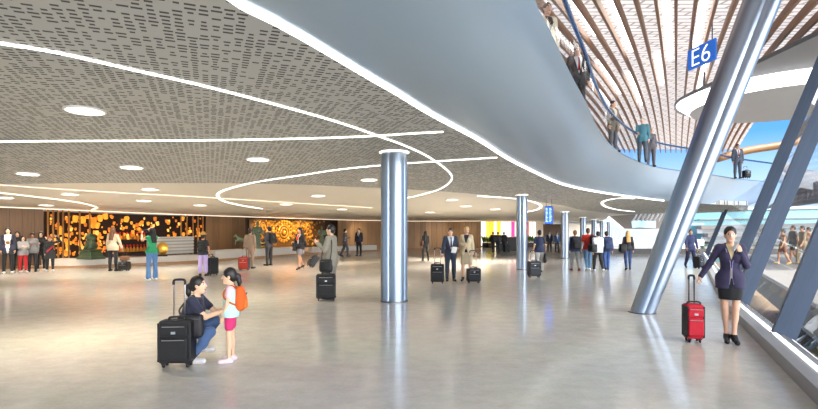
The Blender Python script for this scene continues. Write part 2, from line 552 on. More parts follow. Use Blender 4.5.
def make_person(loc, facing, label, h=1.75, female=False, child=False, pose=None, lean=0.0, head=(0, 0), bulk=1.0, twist=0.0,
                skin='light', hair='short', hair_col=(38, 28, 24), top=None, bottom=None, shoes=((26, 24, 24), False),
                curl=(.45, .45), extras=(), scalef=None, group=None):
    loc = Vector(loc)
    dist = max(3.0, math.hypot(loc.x, loc.y))
    vx = min(max(dist / F * .62, .0075), .017)
    rig = Rig(h, female, pose, lean, head, child, bulk, twist)
    k, hk, j = rig.k, rig.hk, rig.j
    root = empty('person', loc, facing, label, 'person', group)
    # ---- body
    B = Field(); rig.torso(B)
    for S in 'LR': rig.arm(B, S); rig.leg(B, S); rig.foot(B, S)
    B.cap(rig.T(0, -.01, .50), rig.hp(0, -.02, -.05), .05 * k, .05 * k, .03 * k)
    HRm = rig.HR
    B.ell(rig.hp(0, -.01, .022), np.array([.075, .094, .098]) * hk, .02 * hk, HRm)
    B.ell(rig.hp(0, .026, -.045), np.array([.058, .066, .082]) * hk, .03 * hk, HRm)
    B.cap(rig.hp(-.012, .068, -.098), rig.hp(.012, .068, -.098), .022 * hk, .022 * hk, .02 * hk)
    B.cap(rig.hp(0, .088, .012), rig.hp(0, .104, -.026), .009 * hk, .0135 * hk, .012 * hk)
    for sg in (-1, 1):
        B.ell(rig.hp(sg * .076, -.004, -.012), np.array([.012, .021, .031]) * hk, .006 * hk, HRm)
        B.sub_ell(rig.hp(sg * .030, .098, .008), np.array([.016, .012, .010]) * hk, .012 * hk, HRm)
    V, Q = B.mesh(vx)
    Vs, Qs, off = [V], [Q], len(V)
    hv = .0045 if dist < 9 else (.006 if dist < 22 else .008)
    for S, c in zip('LR', curl):
        v, q = hand_field(rig, S, c).mesh(hv)
        Vs.append(v); Qs.append(q + off); off += len(v)
    V = np.concatenate(Vs); Q = np.concatenate(Qs)
    C = V[Q].mean(1); L = (C - rig.H) @ HRm / hk
    mi = np.zeros(len(Q), int)
    for sg in (-1, 1):
        e = ((L[:, 0] - sg * .030) / .017) ** 2 + ((L[:, 2] - .008) / .0085) ** 2 < 1
        mi[e & (L[:, 1] > .05)] = 1
        e2 = ((L[:, 0] - sg * .030) / .0085) ** 2 + ((L[:, 2] - .008) / .0085) ** 2 < 1
        mi[e2 & (L[:, 1] > .05)] = 2
        e3 = (abs(L[:, 0] - sg * .033) < .019) & (abs(L[:, 2] - .031) < .0055)
        mi[e3 & (L[:, 1] > .05)] = 2
    mi[(abs(L[:, 0]) < .024) & (abs(L[:, 2] + .068) < .0085) & (L[:, 1] > .05)] = 3
    sk = mat(SKIN[skin], .5, 0, .04, 6)
    mesh_obj('body', V, Q, [sk, mat((235, 232, 228), .4, 0, 0), mat((40, 28, 24), .5, 0, 0), mat((178, 92, 88) if female else (176, 116, 100), .5, 0, 0)], root, mi)
    gi = lambda g: max(g, vx * .55)
    last = {}; surf = None

    def put(name, Fd, c, v=vx, **kw):
        v_, q_ = Fd.mesh(v)
        if not len(q_): return None
        last['V'], last['Q'] = v_, q_; last.pop('tree', None)
        m = c if isinstance(c, bpy.types.Material) else mat(c, .8, 0, .14, 22, sheen=.15)
        return mesh_obj(name, v_, q_, [m], root, **kw)

    # ---- trousers, shorts or skirt
    if bottom:
        t = bottom['kind']; g = gi(bottom.get('g', .014)); G = Field()
        wz = rig.T(0, 0, bottom.get('waist', .13))
        up = rig.R @ np.array([0, 0, 1.0])
        if t in ('trousers', 'shorts'):
            G.ell(rig.T(0, -.005, .03), np.array([(.172 if female else .165) * bulk, .118 * bulk, .125]) * k + g, .05 * k, rig.R)
            G.ell(rig.T(0, .0, .14), np.array([(.13 if female else .145) * bulk, .102 * bulk, .15]) * k + g, .05 * k, rig.R)
            G.half(up, up @ wz); G.after()
            for S in 'LR': rig.leg(G, S, g, bottom.get('upto', .97 if t == 'trousers' else .32), gi(bottom.get('gw', g)))
        else:                                       # skirt or dress bottom, a flared tube round both legs
            u = bottom.get('upto', .45); fl = bottom.get('flare', .03)
            G.ell(rig.T(0, -.005, .03), np.array([.168 * bulk, .118 * bulk, .125]) * k + g, .04 * k, rig.R)
            G.ell(rig.T(0, .0, .14), np.array([.13 * bulk, .102 * bulk, .15]) * k + g, .05 * k, rig.R)
            for S in 'LR':
                e = j['hip' + S] + (j['knee' + S] - j['hip' + S]) * min(1, u / .5)
                G.cap(j['hip' + S], e, .088 * k * bulk + g, .082 * k * bulk + g + fl, .06 * k)
            mid = (j['hipL'] + j['hipR']) / 2; km = (j['kneeL'] + j['kneeR']) / 2
            e = mid + (km - mid) * min(1, u / .5)
            G.cap(mid, e, .105 * k, .095 * k + fl, .04 * k)
            G.half(up, up @ wz); G.below(e[2] - .02 * k)
        put('trousers' if t == 'trousers' else t, G, bottom['col'])
    # ---- top layers, innermost first
    for lay in (top or []):
        g = gi(lay.get('g', .012)); G = Field(); rig.torso(G, g, low=lay.get('low', False))
        up = rig.R @ np.array([0, 0, 1.0]); hem = lay.get('hem', -.02)
        if hem < .02:
            fl = lay.get('flare', .004)
            G.ell(rig.T(0, -.005, .03), np.array([(.172 if female else .165) * bulk, .118 * bulk, .14]) * k + g + .004, .06 * k, rig.R)
            wd_ = .084 if female else .076
            for sg in (-1, 1): G.cap(rig.T(sg * wd_, 0, .02), rig.T(sg * (wd_ + .006), 0, hem - .03), .104 * k * bulk + g, .105 * k * bulk + g + fl, .06 * k)
        G.half(-up, -(up @ rig.T(0, 0, hem)))
        if lay.get('collar', 0):
            G.cap(rig.T(0, -.015, .52), rig.T(0, -.02, .52 + lay['collar']), .062 * k + g, .06 * k + g, .03 * k)
        nk = lay.get('neck', .57); G.half(up, up @ rig.T(0, 0, nk))
        if 'v' in lay:                              # the open front of a jacket, cut as a V down to its button
            zb, wv = lay['v']; o0, Rm, kk = rig.pel, rig.R, k
            def cutv(X, Y, Z, o0=o0, Rm=Rm, kk=kk, zb=zb, wv=wv):
                x = ((X - o0[0]) * Rm[0, 0] + (Y - o0[1]) * Rm[1, 0] + (Z - o0[2]) * Rm[2, 0]) / kk
                y = ((X - o0[0]) * Rm[0, 1] + (Y - o0[1]) * Rm[1, 1] + (Z - o0[2]) * Rm[2, 1]) / kk
                z = ((X - o0[0]) * Rm[0, 2] + (Y - o0[1]) * Rm[1, 2] + (Z - o0[2]) * Rm[2, 2]) / kk
                w = np.maximum((z - zb) / (.55 - zb), 0) * wv
                low = np.maximum(.012, 0) + np.maximum((zb - .12 - z), 0) * lay.get('open', .25)
                w = np.where(z < zb - .12, low, w)
                return np.minimum(w - np.abs(x), y - .02) * kk
            G.wedge(cutv)
        G.after()
        u = lay.get('sleeve', 1.0)
        for S in 'LR':
            if u > 0: rig.arm(G, S, g, u, gi(lay.get('gw', g)))
        put(lay['name'], G, lay['col'])
        surf = lambda x, z, lift=.004: on_front(rig, last['V'], last['Q'], x, z, lift)
        if lay.get('tie'):
            M_ = MB(); pts = []
            zs = [.525, .50, .44, .36, .28, .20]; ws = [.016, .020, .017, .022, .028, .034]
            rows = []
            for z, w in zip(zs, ws):
                rows.append([M_.bm.verts.new(surf(x, z, .008)) for x in (-w, 0, w)])
            for A, Bq in zip(rows, rows[1:]):
                for q in range(2): M_.bm.faces.new((A[q], A[q + 1], Bq[q + 1], Bq[q]))
            r_ = bmesh.ops.solidify(M_.bm, geom=M_.bm.faces[:], thickness=.004)
            M_.build('necktie', mat(lay['tie'], .6, 0, .1, 30), root, smooth=True)
        if lay.get('buttons'):
            for z in lay['buttons']:
                M_ = MB(); M_.ball(surf(.012, z, .002), .008 * k, 1)
                M_.build('button', mat((30, 28, 30), .4, 0, 0), root, smooth=True)
    # ---- shoes
    if shoes:
        col, heel = shoes
        for S in 'LR':
            G = Field(); rig.foot(G, S, max(.008, vx * .5))
            G.half((0, 0, 1), j['ank' + S][2] + (.012 if heel else .022) * k)
            z0 = min(j['toe' + S][2], j['heel' + S][2])
            if heel: G.cap(j['heel' + S], j['heel' + S] * [1, 1, 0] + [0, 0, .008], .018 * k, max(.009, vx * .6), .01)
            fl = -.0005 if z0 < .07 * k + .03 else z0 - .04 * k
            G.below(fl)
            put('shoe', G, mat(col, .4 if heel else .55, 0, .08, 20), min(vx, .012))
    # ---- hair
    Hf = Field(); g = max(.007, vx * .45)
    if hair:
        Hf.ell(rig.hp(0, -.018, .030), np.array([.078, .093, .097]) * hk + g, .02 * hk, HRm)
        Hf.ell(rig.hp(0, -.055, -.02), np.array([.062, .05, .07]) * hk + g, .03 * hk, HRm)
        fr = .105 if hair != 'fringe' else .118
        Hf.sub_ell(rig.hp(0, fr + .012, -.045), np.array([.082, .088, .112]) * hk, .012 * hk, HRm)
        if hair in ('short', 'crop'):
            for sg in (-1, 1): Hf.sub_ell(rig.hp(sg * .085, .03, -.07), np.array([.03, .06, .065]) * hk, .01 * hk, HRm)
        if hair == 'long':
            ln = .34
            Hf.cap(rig.hp(0, -.075, .0), rig.hp(0, -.10, -.12), .06 * hk, .062 * hk, .04 * hk)
            for x in (-.05, 0, .05):
                a = rig.hp(x, -.085, -.10); b = rig.j['neck'] + rig.R @ (k * np.array([x * 1.1, -.135, -.20]))
                Hf.cap(a, b, .045 * hk, .028 * hk, .04 * hk)
            for sg in (-1, 1): Hf.cap(rig.hp(sg * .07, -.02, .02), rig.hp(sg * .085, -.03, -.16), .03 * hk, .028 * hk, .03 * hk)
        if hair == 'front_long':
            for sg in (-1, 1):
                Hf.cap(rig.hp(sg * .068, .0, .03), rig.hp(sg * .082, .0, -.12), .030 * hk, .03 * hk, .03 * hk)
                Hf.cap(rig.hp(sg * .082, .0, -.12), rig.T(sg * .10, .06, .36), .03 * hk, .022 * hk, .03 * hk)
            Hf.cap(rig.hp(0, -.075, .0), rig.hp(0, -.11, -.2), .06 * hk, .06 * hk, .04 * hk)
        if hair in ('pony', 'fringe'):
            Hf.cap(rig.hp(0, -.10, .02), rig.hp(0, -.135, -.01), .024 * hk, .034 * hk, .015 * hk)
            Hf.cap(rig.hp(0, -.135, -.01), rig.hp(0, -.145, -.10), .036 * hk, .034 * hk, .02 * hk)
            Hf.cap(rig.hp(0, -.145, -.10), rig.hp(0, -.135, -.19), .034 * hk, .014 * hk, .02 * hk)
        if hair == 'bun':
            Hf.ell(rig.hp(0, -.115, .0), np.array([.045, .04, .045]) * hk, .015 * hk, HRm)
        put('hair', Hf, mat(hair_col, .45, 0, .25, 60), min(vx, .013))
    # ---- what is worn
    for e in extras:
        kind, col = e[0], e[1]
        if kind == 'straw_hat':
            M_ = MB(); mt = Matrix.Translation(Vector(rig.hp(0, -.015, .075))) @ Matrix([list(HRm[0]) + [0], list(HRm[1]) + [0], list(HRm[2]) + [0], [0, 0, 0, 1]])
            M_.lathe([(.10 * hk, -.012), (.135 * hk, .004), (.165 * hk, .02), (.165 * hk, .026), (.13 * hk, .014), (.102 * hk, .008), (.096 * hk, .07), (.07 * hk, .10), (.03 * hk, .10), (.005, .085)], n=28)
            bmesh.ops.transform(M_.bm, matrix=mt, verts=M_.bm.verts[:])
            M_.build('straw_hat', mat(col, .8, 0, .2, 40), root, smooth=True)
        if kind == 'cap':
            G = Field(); G.ell(rig.hp(0, -.012, .04), np.array([.088, .105, .09]) * hk, .01, HRm); up = HRm @ np.array([0, 0, 1.0])
            G.half(-up, -(up @ rig.hp(0, 0, .04))); G.ell(rig.hp(0, .11, .045), np.array([.07, .06, .012]) * hk, .01, HRm)
            put('cap', G, col, min(vx, .012))
        if kind == 'scarf':
            G = Field(); G.cap(rig.T(-.05, .03, .53), rig.T(.0, .13, .44), .03, .03, .02); G.cap(rig.T(.05, .03, .53), rig.T(.0, .13, .44), .03, .03, .02)
            G.cap(rig.T(0, .13, .44), rig.T(0.01, .15, .33), .03, .045, .02)
            put('scarf', G, col, min(vx, .012))
        if kind == 'sunglasses':
            M_ = MB()
            for sg in (-1, 1):
                M_.ball(rig.hp(sg * .031, .092, .008), np.array([.024, .010, .018]) * hk, 2)
                M_.tube([rig.hp(sg * .052, .085, .012), rig.hp(sg * .082, .0, .012)], .0035, 6)
            M_.tube([rig.hp(-.012, .1, .012), rig.hp(.012, .1, .012)], .003, 6)
            M_.build('sunglasses', mat(col, .1, 0, 0), root, smooth=True)
        if kind == 'print':
            M_ = MB(); M_.ball(surf(0, .27, -.012), np.array([.06, .02, .07]) * k, 2)
            M_.build('shirt_print', mat(col, .8, 0, .3, 40), root, smooth=True)
        if kind == 'badge':
            M_ = MB(); M_.box(surf(0, .2, .01), (.06, .012, .085), bevel=.004); M_.build('badge', mat(col, .5, 0, 0), root)
        if kind == 'piping':                       # pale edging down both fronts of a jacket
            for sg in (-1, 1):
                M_ = MB(); M_.tube([surf(sg * x, z, .002) for x, z in ((.078, .50), (.066, .45), (.046, .39), (.028, .33), (.014, .27), (.010, .20), (.010, .12), (.014, .05), (.022, -.01), (.030, -.06))], .0045, 6)
                M_.build('piping', mat(col, .6, 0, 0), root, smooth=True)
        if kind == 'sash':
            M_ = MB(); a = rig.T(-.14, .10, .30); b = rig.T(.12, .13, .05)
            M_.tube([surf(-.14, .34, -.01), surf(-.07, .26, -.01), surf(.0, .18, -.01), surf(.07, .10, -.01), surf(.13, .03, -.01)], .028, 8)
            M_.build('sash', mat(col, .7, 0, .1), root, smooth=True)
        if kind == 'lapels':
            for sg in (-1, 1):
                M_ = MB(); r0 = [surf(sg * x, z, .006) for x, z in ((.115, .50), (.098, .43), (.066, .34), (.022, .22))]
                r1 = [surf(sg * x, z, .006) for x, z in ((.145, .49), (.150, .42), (.110, .34), (.030, .22))]
                va = [M_.bm.verts.new(p) for p in r0]; vb = [M_.bm.verts.new(p) for p in r1]
                for q in range(3): M_.bm.faces.new((va[q], va[q + 1], vb[q + 1], vb[q]))
                bmesh.ops.solidify(M_.bm, geom=M_.bm.faces[:], thickness=.006)
                M_.build('lapel', mat(col, .8, 0, .12, 22), root)
    return root, rig


def world_pt(root, p):                              # a point of a figure, in the room
    return Matrix.Translation(root.location) @ Matrix.Rotation(root.rotation_euler.z, 4, 'Z') @ Vector(p)


# ---------------------------------------------------------------- luggage
def make_suitcase(loc, rz, label, w=.42, d=.25, h=.56, col=(24, 24, 27), handle=.45, group='wheeled suitcases', soft=True, trim=None, tilt=0.0, spin=True, name='suitcase', pocket=True, hw=.095, bar=None):
    r = empty(name, loc, rz, label, 'suitcase', group)
    r.rotation_euler = (tilt, 0, rz)
    cm = mat(col, .75 if soft else .35, 0, .15, 30); dk = mat((16, 16, 18), .5, 0, .05, 20); st = mat((190, 192, 196), .3, .9, 0)
    tr = mat(trim, .6, 0, .1) if trim else dk
    z0 = .055
    MB().box((0, 0, z0 + h / 2), (w, d, h), bevel=.035, seg=3).build('shell', cm, r, smooth=False)
    for x in (-1, 1): MB().box((x * (w / 2 - .012), 0, z0 + h / 2), (.03, d + .008, h - .05), bevel=.006).build('side_trim', tr, r)
    if pocket:
        p = MB().box((0, -d / 2 - .012, z0 + h * .36), (w * .84, .045, h * .5), bevel=.014).build('front_pocket', cm, r)
        MB().tube([(-w * .34, -d / 2 - .036, z0 + h * .56), (w * .34, -d / 2 - .036, z0 + h * .56)], .005, 6).build('zip', st, p)
        p2 = MB().box((0, -d / 2 - .010, z0 + h * .78), (w * .84, .035, h * .24), bevel=.012).build('front_pocket', cm, r)
        MB().tube([(-w * .34, -d / 2 - .029, z0 + h * .87), (w * .34, -d / 2 - .029, z0 + h * .87)], .005, 6).build('zip', st, p2)
        MB().box((0, -d / 2 - .031, z0 + h * .73), (.05, .006, .03), bevel=.002).build('badge', st, r)
    MB().tube(catmull([(-.09, -d * .1, z0 + h - .005), (-.07, -d * .1, z0 + h + .032), (.07, -d * .1, z0 + h + .032), (.09, -d * .1, z0 + h - .005)], 5), .013, 8).build('carry_handle', dk, r, smooth=True)
    if handle:
        zt = z0 + h + handle; y = d * .32
        hd = MB().tube([(-hw, y, z0 + h - .02), (-hw, y, zt - .02), (-hw + .01, y, zt), (hw - .01, y, zt), (hw, y, zt - .02), (hw, y, z0 + h - .02)], .0085, 8)
        hd = hd.build('telescopic_handle', mat(bar, .4, .3, 0) if bar else st, r, smooth=True)
        MB().tube(catmull([(-hw - .003, y, zt - .05), (-hw, y, zt - .005), (-hw * .6, y, zt + .01), (hw * .6, y, zt + .01), (hw, y, zt - .005), (hw + .003, y, zt - .05)], 5), .015, 8).build('grip', dk, hd, smooth=True)
    for x in (-1, 1):
        for y in (-1, 1):
            if not spin and y < 0:
                MB().box((x * (w / 2 - .05), y * (d / 2 - .05), .029), (.04, .04, .058), bevel=.006).build('foot', dk, r); continue
            wh = MB(); mt = Matrix.Rotation(math.pi / 2, 3, 'Y')
            wh.lathe([(.012, -.014), (.026, -.012), (.028, 0), (.026, .012), (.012, .014)], (x * (w / 2 - .05), y * (d / 2 - .05), .028), 14, mt)
            wh = wh.build('wheel', dk, r, smooth=True)
            MB().box((x * (w / 2 - .05), y * (d / 2 - .05), .052), (.045, .05, .02), bevel=.004).build('caster_fork', dk, wh)
    return r


def make_backpack(root, rig, label, col, accent=None, w=.30, h=.44, d=.15, z=.30, x=0.0, y=-.20, one=False, group=None):
    k = rig.k; M4 = Matrix.Rotation(root.rotation_euler.z, 4, 'Z')
    b = empty('backpack', world_pt(root, rig.T(x, y, z - h / 2 / k)), root.rotation_euler.z, label, 'backpack', group)
    inv = lambda p: Vector(np.array(p) - rig.T(x, y, z - h / 2 / k))
    G = Field(); G.boxr((0, 0, h / 2), (w / 2, d / 2, h / 2), .06, .02); G.ell((0, -d * .2, h * .42), (w * .42, d * .62, h * .40), .04)
    v, q = G.mesh(.012); mesh_obj('bag_body', v, q, [mat(col, .8, 0, .15, 25)], b)
    G = Field(); G.boxr((0, -d * .62, h * .28), (w * .36, d * .28, h * .20), .03, .02)
    v, q = G.mesh(.010); mesh_obj('front_pocket', v, q, [mat(accent or col, .8, 0, .15, 25)], b)
    MB().tube([(-w * .33, -d * .80, h * .68), (0, -d * .84, h * .72), (w * .33, -d * .80, h * .68)], .006, 6).build('zip', mat((30, 30, 32), .5, 0, 0), b, smooth=True)
    MB().tube(catmull([(-.03, .0, h - .01), (-.02, .0, h + .03), (.02, .0, h + .03), (.03, .0, h - .01)], 4), .008, 6).build('haul_loop', mat((30, 30, 32), .6, 0, 0), b, smooth=True)
    for sg in ((-1, 1) if not one else (one,)):
        pts = [inv(rig.T(sg * .09 + x * .3, -.15, .47)), inv(rig.T(sg * .11, -.02, .565)), inv(rig.T(sg * .115, .10, .46)), inv(rig.T(sg * .135, .10, .34)), inv(rig.T(sg * .15, -.02, .24)), inv(rig.T(sg * .11, -.13, .18))]
        MB().tube(catmull(pts, 6), .019 * k, 8).build('strap', mat(tuple(int(c * .8) for c in (accent or col)) if accent else (28, 28, 30), .8, 0, .1), b, smooth=True)
    return b


def make_shoulder_bag(root, rig, label, col, S='L', w=.36, h=.27, d=.12, drop=.40, y=0.0, cat='bag', name='shoulder_bag', fat=1.0, across=False, zoff=0.0):
    k = rig.k; sg = -1 if S == 'L' else 1
    base = rig.T(sg * (rig.sh + .075), y - .02, .50 - drop - h / k + zoff)
    b = empty(name, world_pt(root, base), root.rotation_euler.z, label, cat)
    G = Field(); G.boxr((0, 0, h / 2), (d / 2 * fat, w / 2, h / 2), .04, .03); G.ell((0, 0, h * .38), (d * .62 * fat, w * .52, h * .40), .05)
    v, q = G.mesh(.011); mesh_obj('bag_body', v, q, [mat(col, .6, 0, .15, 25)], b)
    inv = lambda p: Vector(np.array(p) - base)
    top = rig.T(sg * .13 if not across else -sg * .10, -.01, .575)
    MB().tube(catmull([(0, -w * .36, h * .9), inv(rig.T(sg * (rig.sh + .035), -.10, .36)), inv(top), inv(rig.T(sg * (rig.sh + .035), .11, .36)), (0, w * .36, h * .9)], 6), .012, 8).build('strap', mat(tuple(int(c * .8) for c in col), .6, 0, .1), b, smooth=True)
    MB().tube([(sg * d * .45 * fat, -w * .4, h * .82), (sg * d * .5 * fat, w * .4, h * .82)], .005, 6).build('zip', mat((120, 118, 112), .4, .7, 0), b)
    return b
# ---------------------------------------------------------------- camera, sky
cam = bpy.data.cameras.new('camera'); co = bpy.data.objects.new('camera', cam); COL.objects.link(co)
co.location = (0, 0, EYE); co.rotation_euler = (math.pi / 2, 0, 0)
cam.sensor_width = 36.0; cam.lens = 36.0 * F / 818.0; cam.shift_y = (HY - 204.5) / 818.0; cam.clip_end = 900
SC.camera = co
SC.view_settings.view_transform = 'Standard'; SC.view_settings.look = 'None'
SC.view_settings.gamma = 1.0; SC.view_settings.use_curve_mapping = False; SC.view_settings.exposure = 0.80
SC.cycles.use_denoising = True
SC.cycles.max_bounces = 9; SC.cycles.diffuse_bounces = 5; SC.cycles.glossy_bounces = 5; SC.cycles.transparent_max_bounces = 16
SC.cycles.sample_clamp_indirect = 6.0
SC.cycles.caustics_reflective = False; SC.cycles.caustics_refractive = False

wd = bpy.data.worlds.new('sky'); SC.world = wd; wd.use_nodes = True
nt = wd.node_tree; nt.nodes.clear(); N = nt.nodes.new; L = nt.links.new
out = N('ShaderNodeOutputWorld'); bg = N('ShaderNodeBackground'); tc = N('ShaderNodeTexCoord'); sx = N('ShaderNodeSeparateXYZ')
L(tc.outputs['Generated'], sx.inputs[0])
rp = N('ShaderNodeValToRGB'); cr = rp.color_ramp
cr.elements[0].position = 0.0; cr.elements[0].color = lin((196, 214, 226))
cr.elements[1].position = 1.0; cr.elements[1].color = lin((58, 118, 198))
for p, c in ((0.08, (176, 208, 236)), (0.16, (92, 158, 224)), (0.40, (62, 124, 206))):
    e = cr.elements.new(p); e.color = lin(c)
L(sx.outputs['Z'], rp.inputs[0])
mp = N('ShaderNodeMapping'); mp.inputs['Scale'].default_value = (1.6, 1.6, 4.5); L(tc.outputs['Generated'], mp.inputs[0])
nz = N('ShaderNodeTexNoise'); nz.inputs['Scale'].default_value = 1.7; nz.inputs['Detail'].default_value = 7; L(mp.outputs[0], nz.inputs['Vector'])
r2 = N('ShaderNodeValToRGB'); r2.color_ramp.elements[0].position = 0.54; r2.color_ramp.elements[1].position = 0.72; L(nz.outputs['Fac'], r2.inputs[0])
mx = N('ShaderNodeMix'); mx.data_type = 'RGBA'; L(r2.outputs[0], mx.inputs[0]); L(rp.outputs[0], mx.inputs[6]); mx.inputs[7].default_value = (0.95, 0.96, 0.98, 1)
# the sky is blue ahead and hazy white on the sun's side, behind the camera
dp_ = N('ShaderNodeVectorMath'); dp_.operation = 'DOT_PRODUCT'; dp_.inputs[1].default_value = Vector((.55, -.78, .38)).normalized(); L(tc.outputs['Generated'], dp_.inputs[0])
hz = N('ShaderNodeMapRange'); hz.interpolation_type = 'SMOOTHSTEP'; hz.inputs[1].default_value = .62; hz.inputs[2].default_value = 1.0; hz.inputs[3].default_value = 0.0; hz.inputs[4].default_value = 1.0
L(dp_.outputs['Value'], hz.inputs[0])
m2 = N('ShaderNodeMix'); m2.data_type = 'RGBA'; L(hz.outputs[0], m2.inputs[0]); L(mx.outputs[2], m2.inputs[6]); m2.inputs[7].default_value = (7.0, 7.0, 7.0, 1)
L(m2.outputs[2], bg.inputs[0]); bg.inputs[1].default_value = .95
sl = bpy.data.lights.new('sun', 'SUN'); sl.energy = 5.0; sl.angle = math.radians(4); sl.color = (1, .96, .9)
so = bpy.data.objects.new('sun', sl); COL.objects.link(so); so.rotation_euler = Vector((.40, -.45, .80)).to_track_quat('Z', 'Y').to_euler()
L(bg.outputs[0], out.inputs[0])


def strip_mesh(name, pts, z0, ztop, m, label, kind='structure', parent=None, thick=0.0):
    """an upright wall along a plan polyline, with UVs in metres"""
    bm = bmesh.new(); uv = bm.loops.layers.uv.new('UVMap'); acc = 0; rows = []
    for i, p in enumerate(pts):
        if i: acc += math.hypot(p[0] - pts[i - 1][0], p[1] - pts[i - 1][1])
        zt = ztop(p[0], p[1]) if callable(ztop) else ztop
        rows.append((bm.verts.new((p[0], p[1], z0)), bm.verts.new((p[0], p[1], zt)), acc, zt))
    for A, B in zip(rows, rows[1:]):
        f = bm.faces.new((A[0], B[0], B[1], A[1]))
        for lp, q in zip(f.loops, ((A[2], z0), (B[2], z0), (B[2], B[3]), (A[2], A[3]))): lp[uv].uv = q
    if thick: bmesh.ops.solidify(bm, geom=bm.faces[:], thickness=thick)
    me = bpy.data.meshes.new(name); bm.to_mesh(me); bm.free(); me.materials.append(m)
    o = bpy.data.objects.new(name, me); COL.objects.link(o); o.parent = parent
    return tag(o, label, None, None, kind)


def resample(pts, step):
    out = [Vector(pts[0])]
    for a, b in zip(pts, pts[1:]):
        a, b = Vector(a), Vector(b); n = max(1, int((b - a).length / step))
        for k in range(1, n + 1): out.append(a.lerp(b, k / n))
    return out


# ---------------------------------------------------------------- plan lines
def glass_x(Y):                                    # foot of the leaning window wall
    return 0.48 * Y + 1.85 if Y < 10.5 else 6.89 + 0.56 * (Y - 10.5)


LEAN = Vector((0.42, 0.0, 1.0))
WALL = [(-24, 16), (-17.5, 19.8), (-15.6, 21.8), (-13.2, 25.2), (-11.3, 27.8), (-9.8, 29.9), (-9, 31), (-4.5, 38.5), (-2.2, 41.4), (0, 43), (3.2, 43.6), (6.2, 43)]

L_px = [(236, 0), (264, 15), (292.5, 30), (337, 56.5), (371, 77), (400, 94), (434, 115), (480, 140), (506, 157), (531, 170), (552, 180), (567, 185.3), (588, 190), (613.5, 194.2), (640, 197.5), (664, 200.5), (712, 204.2), (748, 205.4)]
U_px = [(535, 0), (548, 26), (561, 54), (575, 82), (587, 104), (598, 128), (613, 147.5), (635, 160.5), (661, 168.5), (703, 174), (737, 179.2), (775, 183)]
Lc = [Vector((-5.2, -5, zc(-5, -5))), Vector((-3.3, -1, zc(-3, -1))), Vector((-2.0, 2.2, zc(-2, 2.2)))] + [ceil_at(*p) for p in L_px]
ZU = 4.3
Uc = [Vector((-3.0, -5, ZU)), Vector((-0.9, -0.4, ZU)), Vector((0.65, 3.6, ZU))]
for px, py in U_px:
    Y = (ZU - EYE) * F / (HY - py); Uc.append(Vector(((px - HX) / F * Y, Y, ZU)))
def even(pts, n):
    ln = [0.0]
    for a, b in zip(pts, pts[1:]): ln.append(ln[-1] + (b - a).length)
    out = []; i = 0
    for k in range(n):
        d = ln[-1] * k / (n - 1)
        while i < len(ln) - 2 and ln[i + 1] < d: i += 1
        out.append(pts[i].lerp(pts[i + 1], (d - ln[i]) / max(1e-9, ln[i + 1] - ln[i])))
    return out


Ls, Us = even(catmull(Lc, 8), 112), even(catmull(Uc, 8), 112)

# floor
m = bpy.data.materials.new('polished_terrazzo'); m.use_nodes = True
nt = m.node_tree; N = nt.nodes.new; L = nt.links.new; b = nt.nodes['Principled BSDF']
tc = N('ShaderNodeTexCoord')
n1 = N('ShaderNodeTexNoise'); n1.inputs['Scale'].default_value = 3.4; n1.inputs['Detail'].default_value = 9; n1.inputs['Roughness'].default_value = .66
n2 = N('ShaderNodeTexNoise'); n2.inputs['Scale'].default_value = 0.35; n2.inputs['Detail'].default_value = 4
n3 = N('ShaderNodeTexVoronoi'); n3.inputs['Scale'].default_value = 38
mpx = N('ShaderNodeMapping'); mpx.inputs['Scale'].default_value = (1.0, 1.25, 1); L(tc.outputs['Object'], mpx.inputs[0])
for q in (n1, n2, n3): L(mpx.outputs[0], q.inputs['Vector'])
rp = N('ShaderNodeValToRGB'); rp.color_ramp.elements[0].position = .30; rp.color_ramp.elements[1].position = .70
rp.color_ramp.elements[0].color = lin((203, 198, 188)); rp.color_ramp.elements[1].color = lin((222, 218, 210)); L(n1.outputs['Fac'], rp.inputs[0])
mm = N('ShaderNodeMix'); mm.data_type = 'RGBA'; mm.blend_type = 'MULTIPLY'; mm.inputs[0].default_value = .20
L(rp.outputs[0], mm.inputs[6]); L(n2.outputs['Color'], mm.inputs[7])
m3 = N('ShaderNodeMix'); m3.data_type = 'RGBA'; m3.blend_type = 'MULTIPLY'; m3.inputs[0].default_value = .10
L(mm.outputs[2], m3.inputs[6]); L(n3.outputs['Color'], m3.inputs[7]); L(m3.outputs[2], b.inputs['Base Color'])
rr = N('ShaderNodeMapRange'); rr.inputs[3].default_value = .13; rr.inputs[4].default_value = .17; L(n1.outputs['Fac'], rr.inputs[0]); L(rr.outputs[0], b.inputs['Roughness'])
b.inputs['Specular IOR Level'].default_value = .55
FLOOR = m
wall_back_line = [(-26, 15)] + WALL[:-1] + [(6.2, 43.2), (8, 47), (13, 49), (30, 76)]
poly = [(-26, -8)] + [(x - .25, y + .3) for x, y in wall_back_line]
poly += [(46, 76)] + [(glass_x(Y), Y) for Y in (60, 40, 30, 20, 14, 10.5, 6, 2, -2, -8)]
fm = MB(); fm.prism(poly, -0.45, 0.0); fm.build('floor', FLOOR, label='polished beige terrazzo floor of the hall', kind='structure')

